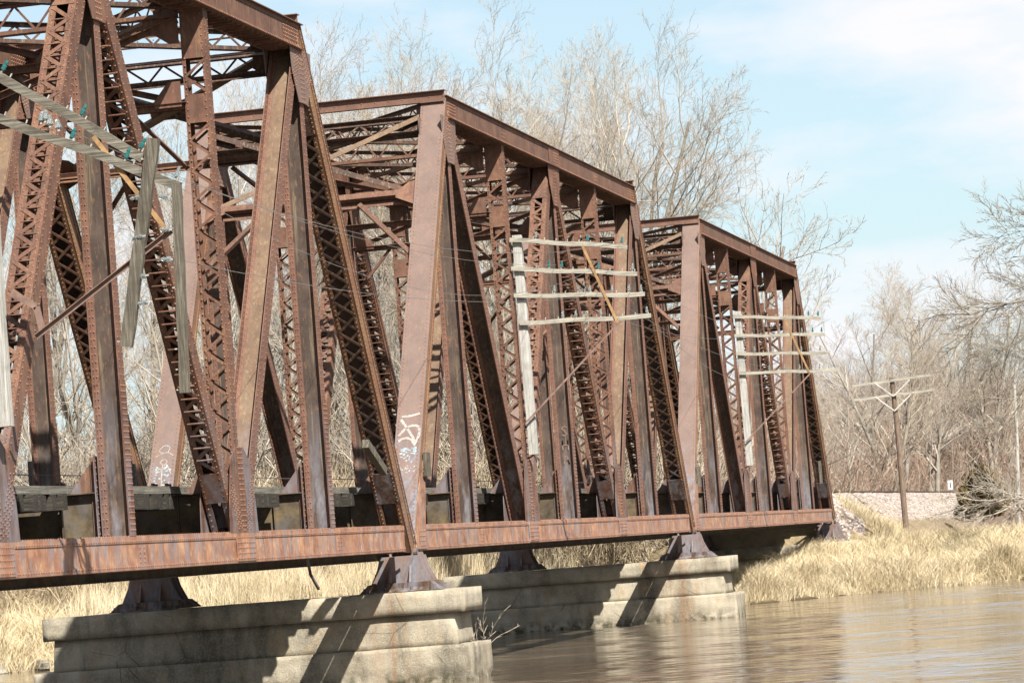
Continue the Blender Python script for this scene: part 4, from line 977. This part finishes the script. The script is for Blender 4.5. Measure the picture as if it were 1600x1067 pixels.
# tree out of frame at right whose limbs reach in
segs = []; rn = random.Random(12)
def limb(p, d, L, r, lev):
    p = V(*p); d = V(*d); d /= np.linalg.norm(d); ns = 7 if lev == 0 else 4; pts = [p]
    for i in range(ns):
        d = d + V(rn.gauss(0, .1), rn.gauss(0, .1), rn.gauss(0, .12) + (.03 if lev else -.01)); d /= np.linalg.norm(d); q = p + d * L / ns; segs.append((p, q, max(.008, r * (1 - .8 * i / ns)), max(.007, r * (1 - .8 * (i + 1) / ns)))); p = q; pts.append(p)
        if lev < 3:
            for _ in range((2, 2, 2)[lev]):
                ax = V(rn.gauss(0, 1), rn.gauss(0, .4), rn.gauss(0, .4)); ax /= np.linalg.norm(ax)
                limb(p, rotv(d, ax, math.radians(rn.choice((-1, 1)) * rn.uniform(20, 50))), L * rn.uniform(.28, .5), max(.009, r * .4), lev + 1)
e = empty('overhanging_tree', (114, -13.5, -1.9), label='near bare tree at the right edge whose long drooping limbs reach into the sky', cat='tree')
limb((114, -13.2, 6.6), (-.2, 1, -.02), 6.2, .07, 0); limb((114, -13.3, 8.4), (-.2, 1, .17), 6.0, .08, 0); limb((114, -13.3, 8.2), (.2, 1, -.10), 5.0, .05, 0); limb((114, -13.3, 11.2), (0, 1, .15), 4.0, .04, 0)
o = npmesh('limbs', *tubes(segs, 5), LIMB, e); loc(o, e)
tr, _ = gen_tree(77, 16, .1, 1, (1,), r0=.28); o = npmesh('trunk', *tubes(tr, 8), BARK, e, smooth=True); o.location = (0, 0, 0)

# brush thicket behind the bridge: one mass
def gen_bush(seed, h, stems, sub, r=.014, lean=.35):
    rn = random.Random(seed); out = []
    for i in range(stems):
        p = V(rn.gauss(0, h * .28), rn.gauss(0, h * .28), -.1); d = V(rn.gauss(0, lean), rn.gauss(0, lean), 1); d /= np.linalg.norm(d); L = h * rn.uniform(.5, 1.05); ns = 4; rr = r * rn.uniform(.7, 1.5)
        for k in range(ns):
            d = d + V(rn.gauss(0, .16), rn.gauss(0, .16), rn.gauss(0, .10)); d /= np.linalg.norm(d); q = p + d * L / ns
            out.append((p, q, rr, rr * .8)); rr *= .8; p = q
            for _ in range(sub):
                dd = d + V(rn.gauss(0, .6), rn.gauss(0, .6), rn.gauss(.1, .45)); dd /= np.linalg.norm(dd); l = h * rn.uniform(.08, .26); out.append((p, p + dd * l, max(.007, rr * .6), .006))
    return out
bushes = [tubes(gen_bush(i, 3.4, 26, 3, .017), 3) for i in range(5)]
def mass(name, pts, mat, label, seed, cat, hs=(.7, 1.6), tm=bushes, zs=1.0):
    rg = np.random.default_rng(seed); vs = []; fs = []; n = 0
    for (x, y) in pts:
        v, f = tm[rg.integers(len(tm))]; a = rg.uniform(0, 6.28); s = rg.uniform(*hs); c, sn = math.cos(a) * s, math.sin(a) * s
        w = np.stack([v[:, 0] * c - v[:, 1] * sn + x, v[:, 0] * sn + v[:, 1] * c + y, v[:, 2] * s * zs + float(ground(x, y))], 1); vs.append(w); fs.append(f + n); n += len(v)
    o = npmesh(name, np.concatenate(vs), np.concatenate(fs), mat); return tag(o, label, cat, kind='stuff')
rg = np.random.default_rng(11)
def scatter(n, x0, x1, f0, f1, ok):   # f = fraction of the view's width seen from the river, right to left
    out = []
    while len(out) < n:
        x = rg.uniform(x0, x1); k = rg.uniform(f0, f1); y = -19 + (x + 38) * k
        if ok(x, y): out.append((x, y))
    return out
def bank_s(x, y): return (y - np.interp(x, XW, YW)) * .7
ok_bg = lambda x, y: bank_s(x, y) > 5 and not (x > 108 and -3.2 < y < 9.5) and not (y < 9 and x > 84)
mass('brush_thicket', scatter(300, 92, 150, .17, .385, ok_bg), BRUSH, 'dense tan winter brush behind the bridge', 3, 'brush', (.7, 1.7))
mass('far_brush', scatter(300, 120, 215, .17, .39, ok_bg), BRUSHG, 'taller greyish brush and saplings behind the bridge', 6, 'brush', (1.6, 3.2))
mass('hillside_woods', scatter(260, 300, 470, .02, .30, lambda x, y: not (-2.8 < y < 9)), TWIGW, 'brownish leafless woods massed on the far hillside', 7, 'woods', (2.2, 3.8))
mass('undergrowth', scatter(220, 175, 290, .06, .30, lambda x, y: not (-2.8 < y < 9)), TWIGW, 'brownish undergrowth below the distant trees', 4, 'brush', (1.4, 2.4))
mass('bank_scrub', [(x, y) for x, y in scatter(34, 132, 200, .045, .135, lambda x, y: y < -2.8 and bank_s(x, y) > 4 and not .052 < (y + 19) / (x + 38) < .095)], TWIGW, 'thin grey scrub on the right bank beyond the pole', 5, 'brush', (.5, 1.25))
# fallen tree at right
segs = []; limb((141, -12.0, .1), (-.1, 1, .05), 6.6, .11, 0); limb((140, -11.5, -.4), (0, 1, -.03), 5.0, .09, 0)
tag(npmesh('fallen_tree', *tubes(segs, 5), DEADW), 'bleached fallen dead tree lying with bare branches on the right bank', 'fallen tree')
# cedar shrub
rg2 = np.random.default_rng(5); n = 9000; e = empty('cedar_shrub', (158, -3.9, -.55), label='small rusty-green cedar on the right bank behind the fallen tree', cat='shrub')
hh = rg2.uniform(0, 1, n); an = rg2.uniform(0, 6.28, n); rad = (1 - hh ** 2.2) ** .8 * (1.0 + .35 * np.sin(an * 5 + hh * 9)) * rg2.uniform(.35, 1, n) ** .5
c = np.stack([np.cos(an) * rad, np.sin(an) * rad * 1.1, .3 + hh * 2.4 + .2 * np.sin(an * 3)], 1); d = np.stack([np.cos(an), np.sin(an), rg2.uniform(.3, 1.4, n)], 1) * .24; w = rg2.normal(0, .045, (n, 3))
npmesh('foliage', np.stack([c - w, c + w, c + d + w * .3, c + d - w * .3], 1).reshape(-1, 3), np.arange(n * 4).reshape(-1, 4), CEDAR, e)
mb = MB(); mb.bar((0, 0, -.2), (0, 0, 2.2), .12, .12, (1, 0, 0)); mb.build('stem', BARK, e)

# grasses and reeds
def blades(name, n, sampler, h, w, mat, label, seed, lean=.25, bend=.35):
    rg = np.random.default_rng(seed); x, y = sampler(rg, n); z = ground(x, y); k = len(x)
    cl = .65 + .5 * np.sin(x * 1.9 + 1.3 * np.sin(y * 1.4)) * np.sin(y * 2.3 + x * .7); cl2 = np.sin(x * .55 + 2 * np.sin(y * .37)) * np.sin(y * .6 - x * .21); hh = rg.uniform(h[0], h[1], k) * np.clip(cl + .35 + .35 * cl2, .3, 1.5); ww = rg.uniform(w[0], w[1], k)
    an = rg.uniform(0, 6.28, k); side = np.stack([np.cos(an), np.sin(an), 0 * an], 1); dirn = np.stack([rg.normal(.0, lean, k), rg.normal(-.08, lean, k), np.ones(k)], 1)
    b = np.stack([x, y, z - .05], 1); m1 = b + dirn * hh[:, None] * .55; tip = b + dirn * hh[:, None] + np.stack([rg.normal(0, bend, k), rg.normal(0, bend, k), -np.abs(rg.normal(0, .15, k))], 1) * hh[:, None] * .6
    vs = np.stack([b - side * ww[:, None], b + side * ww[:, None], m1 + side * ww[:, None] * .8, m1 - side * ww[:, None] * .8, tip], 1).reshape(-1, 3)
    q = (np.arange(k) * 5)[:, None]; f = np.concatenate([q + np.array([0, 1, 2]), q + np.array([0, 2, 3]), q + np.array([3, 2, 4])])
    return tag(npmesh(name, vs, f, mat), label, 'grass', kind='stuff')
def smp(x0, x1, f0, f1, s0, s1, cond=None):
    def g(rg, n):
        x = rg.uniform(x0, x1, n * 5); y = -19 + (x + 38) * rg.uniform(f0, f1, n * 5); s = bank_s(x, y); ok = (s > s0) & (s < s1)
        if cond: ok &= cond(x, y)
        return x[ok][:n], y[ok][:n]
    return g
emb = lambda x, y: ~((x > 120) & (np.abs(y - 3.25) < 3.65 + .45 * np.sin(x * .7) + .3 * np.sin(x * 2.1))) & ~((x > 120) & (x < 123) & (y > -1.6) & (y < 8.2))
blades('dry_grass', 110000, smp(94, 142, .03, .19, -.15, 24, lambda x, y: emb(x, y) & (y < 12)), (.30, .75), (.005, .011), GRASS, 'pale dry grass along the right bank', 1, .4, .7)
blades('tall_bank_grass', 30000, smp(96, 128, .03, .15, -.05, 3.2, lambda x, y: y < 2.2), (.5, 1.05), (.005, .010), REED, 'taller dry grass at the water edge', 2, .35, .8)
blades('dry_grass_left', 60000, smp(72, 112, .15, .40, -.1, 12, lambda x, y: (y > 7) & ~((x > 92) & (y < 11))), (.35, 1.0), (.006, .012), GRASS, 'pale dry grass on the bank under and left of the bridge', 3, .4, .6)
blades('reeds', 26000, smp(84, 104, .19, .35, 1.5, 8, lambda x, y: y > 6), (1.2, 2.2), (.006, .013), REED, 'upright tan reeds on the bank behind the nearest pier', 4, .10, .18)
# rocks at the left water edge
rk = MB(); rr = random.Random(3)
for i in range(46):
    x = rr.uniform(72, 79); y = float(np.interp(x, XW, YW)) + rr.uniform(-.5, 1.6); s = rr.uniform(.12, .42); z = -2.98 + .1 * rr.random()
    vs = []
    for a_, b_ in ((0, -.5), (0, .5)):
        for q in range(6): an = q * 1.047 + rr.uniform(-.2, .2); k = s * rr.uniform(.7, 1.1) * (1 if b_ < 0 else .7); vs.append((x + math.cos(an) * k, y + math.sin(an) * k, z + (b_ + .3) * s * .8))
    rk.add(vs, [tuple(range(6))[::-1], tuple(range(6, 12))] + [(i2, (i2 + 1) % 6, 6 + (i2 + 1) % 6, 6 + i2) for i2 in range(6)])
tag(rk.build('shore_rocks', CONC), 'pale broken rocks at the water edge left of the nearest pier', 'rocks', kind='stuff')
# dead twigs growing at the nose of the nearest pier
o = npmesh('twiggy_shrub', *tubes([s for s in gen_bush(9, 1.0, 6, 2, .006, .7)], 3), BRUSHG); o.location = (SP + .35, -1.3, -2.17); tag(o, 'small leafless twiggy shrub growing on the nearest pier footing', 'shrub')

for ta, tb, h in templates:
    for o in (ta, tb): bpy.data.objects.remove(o)
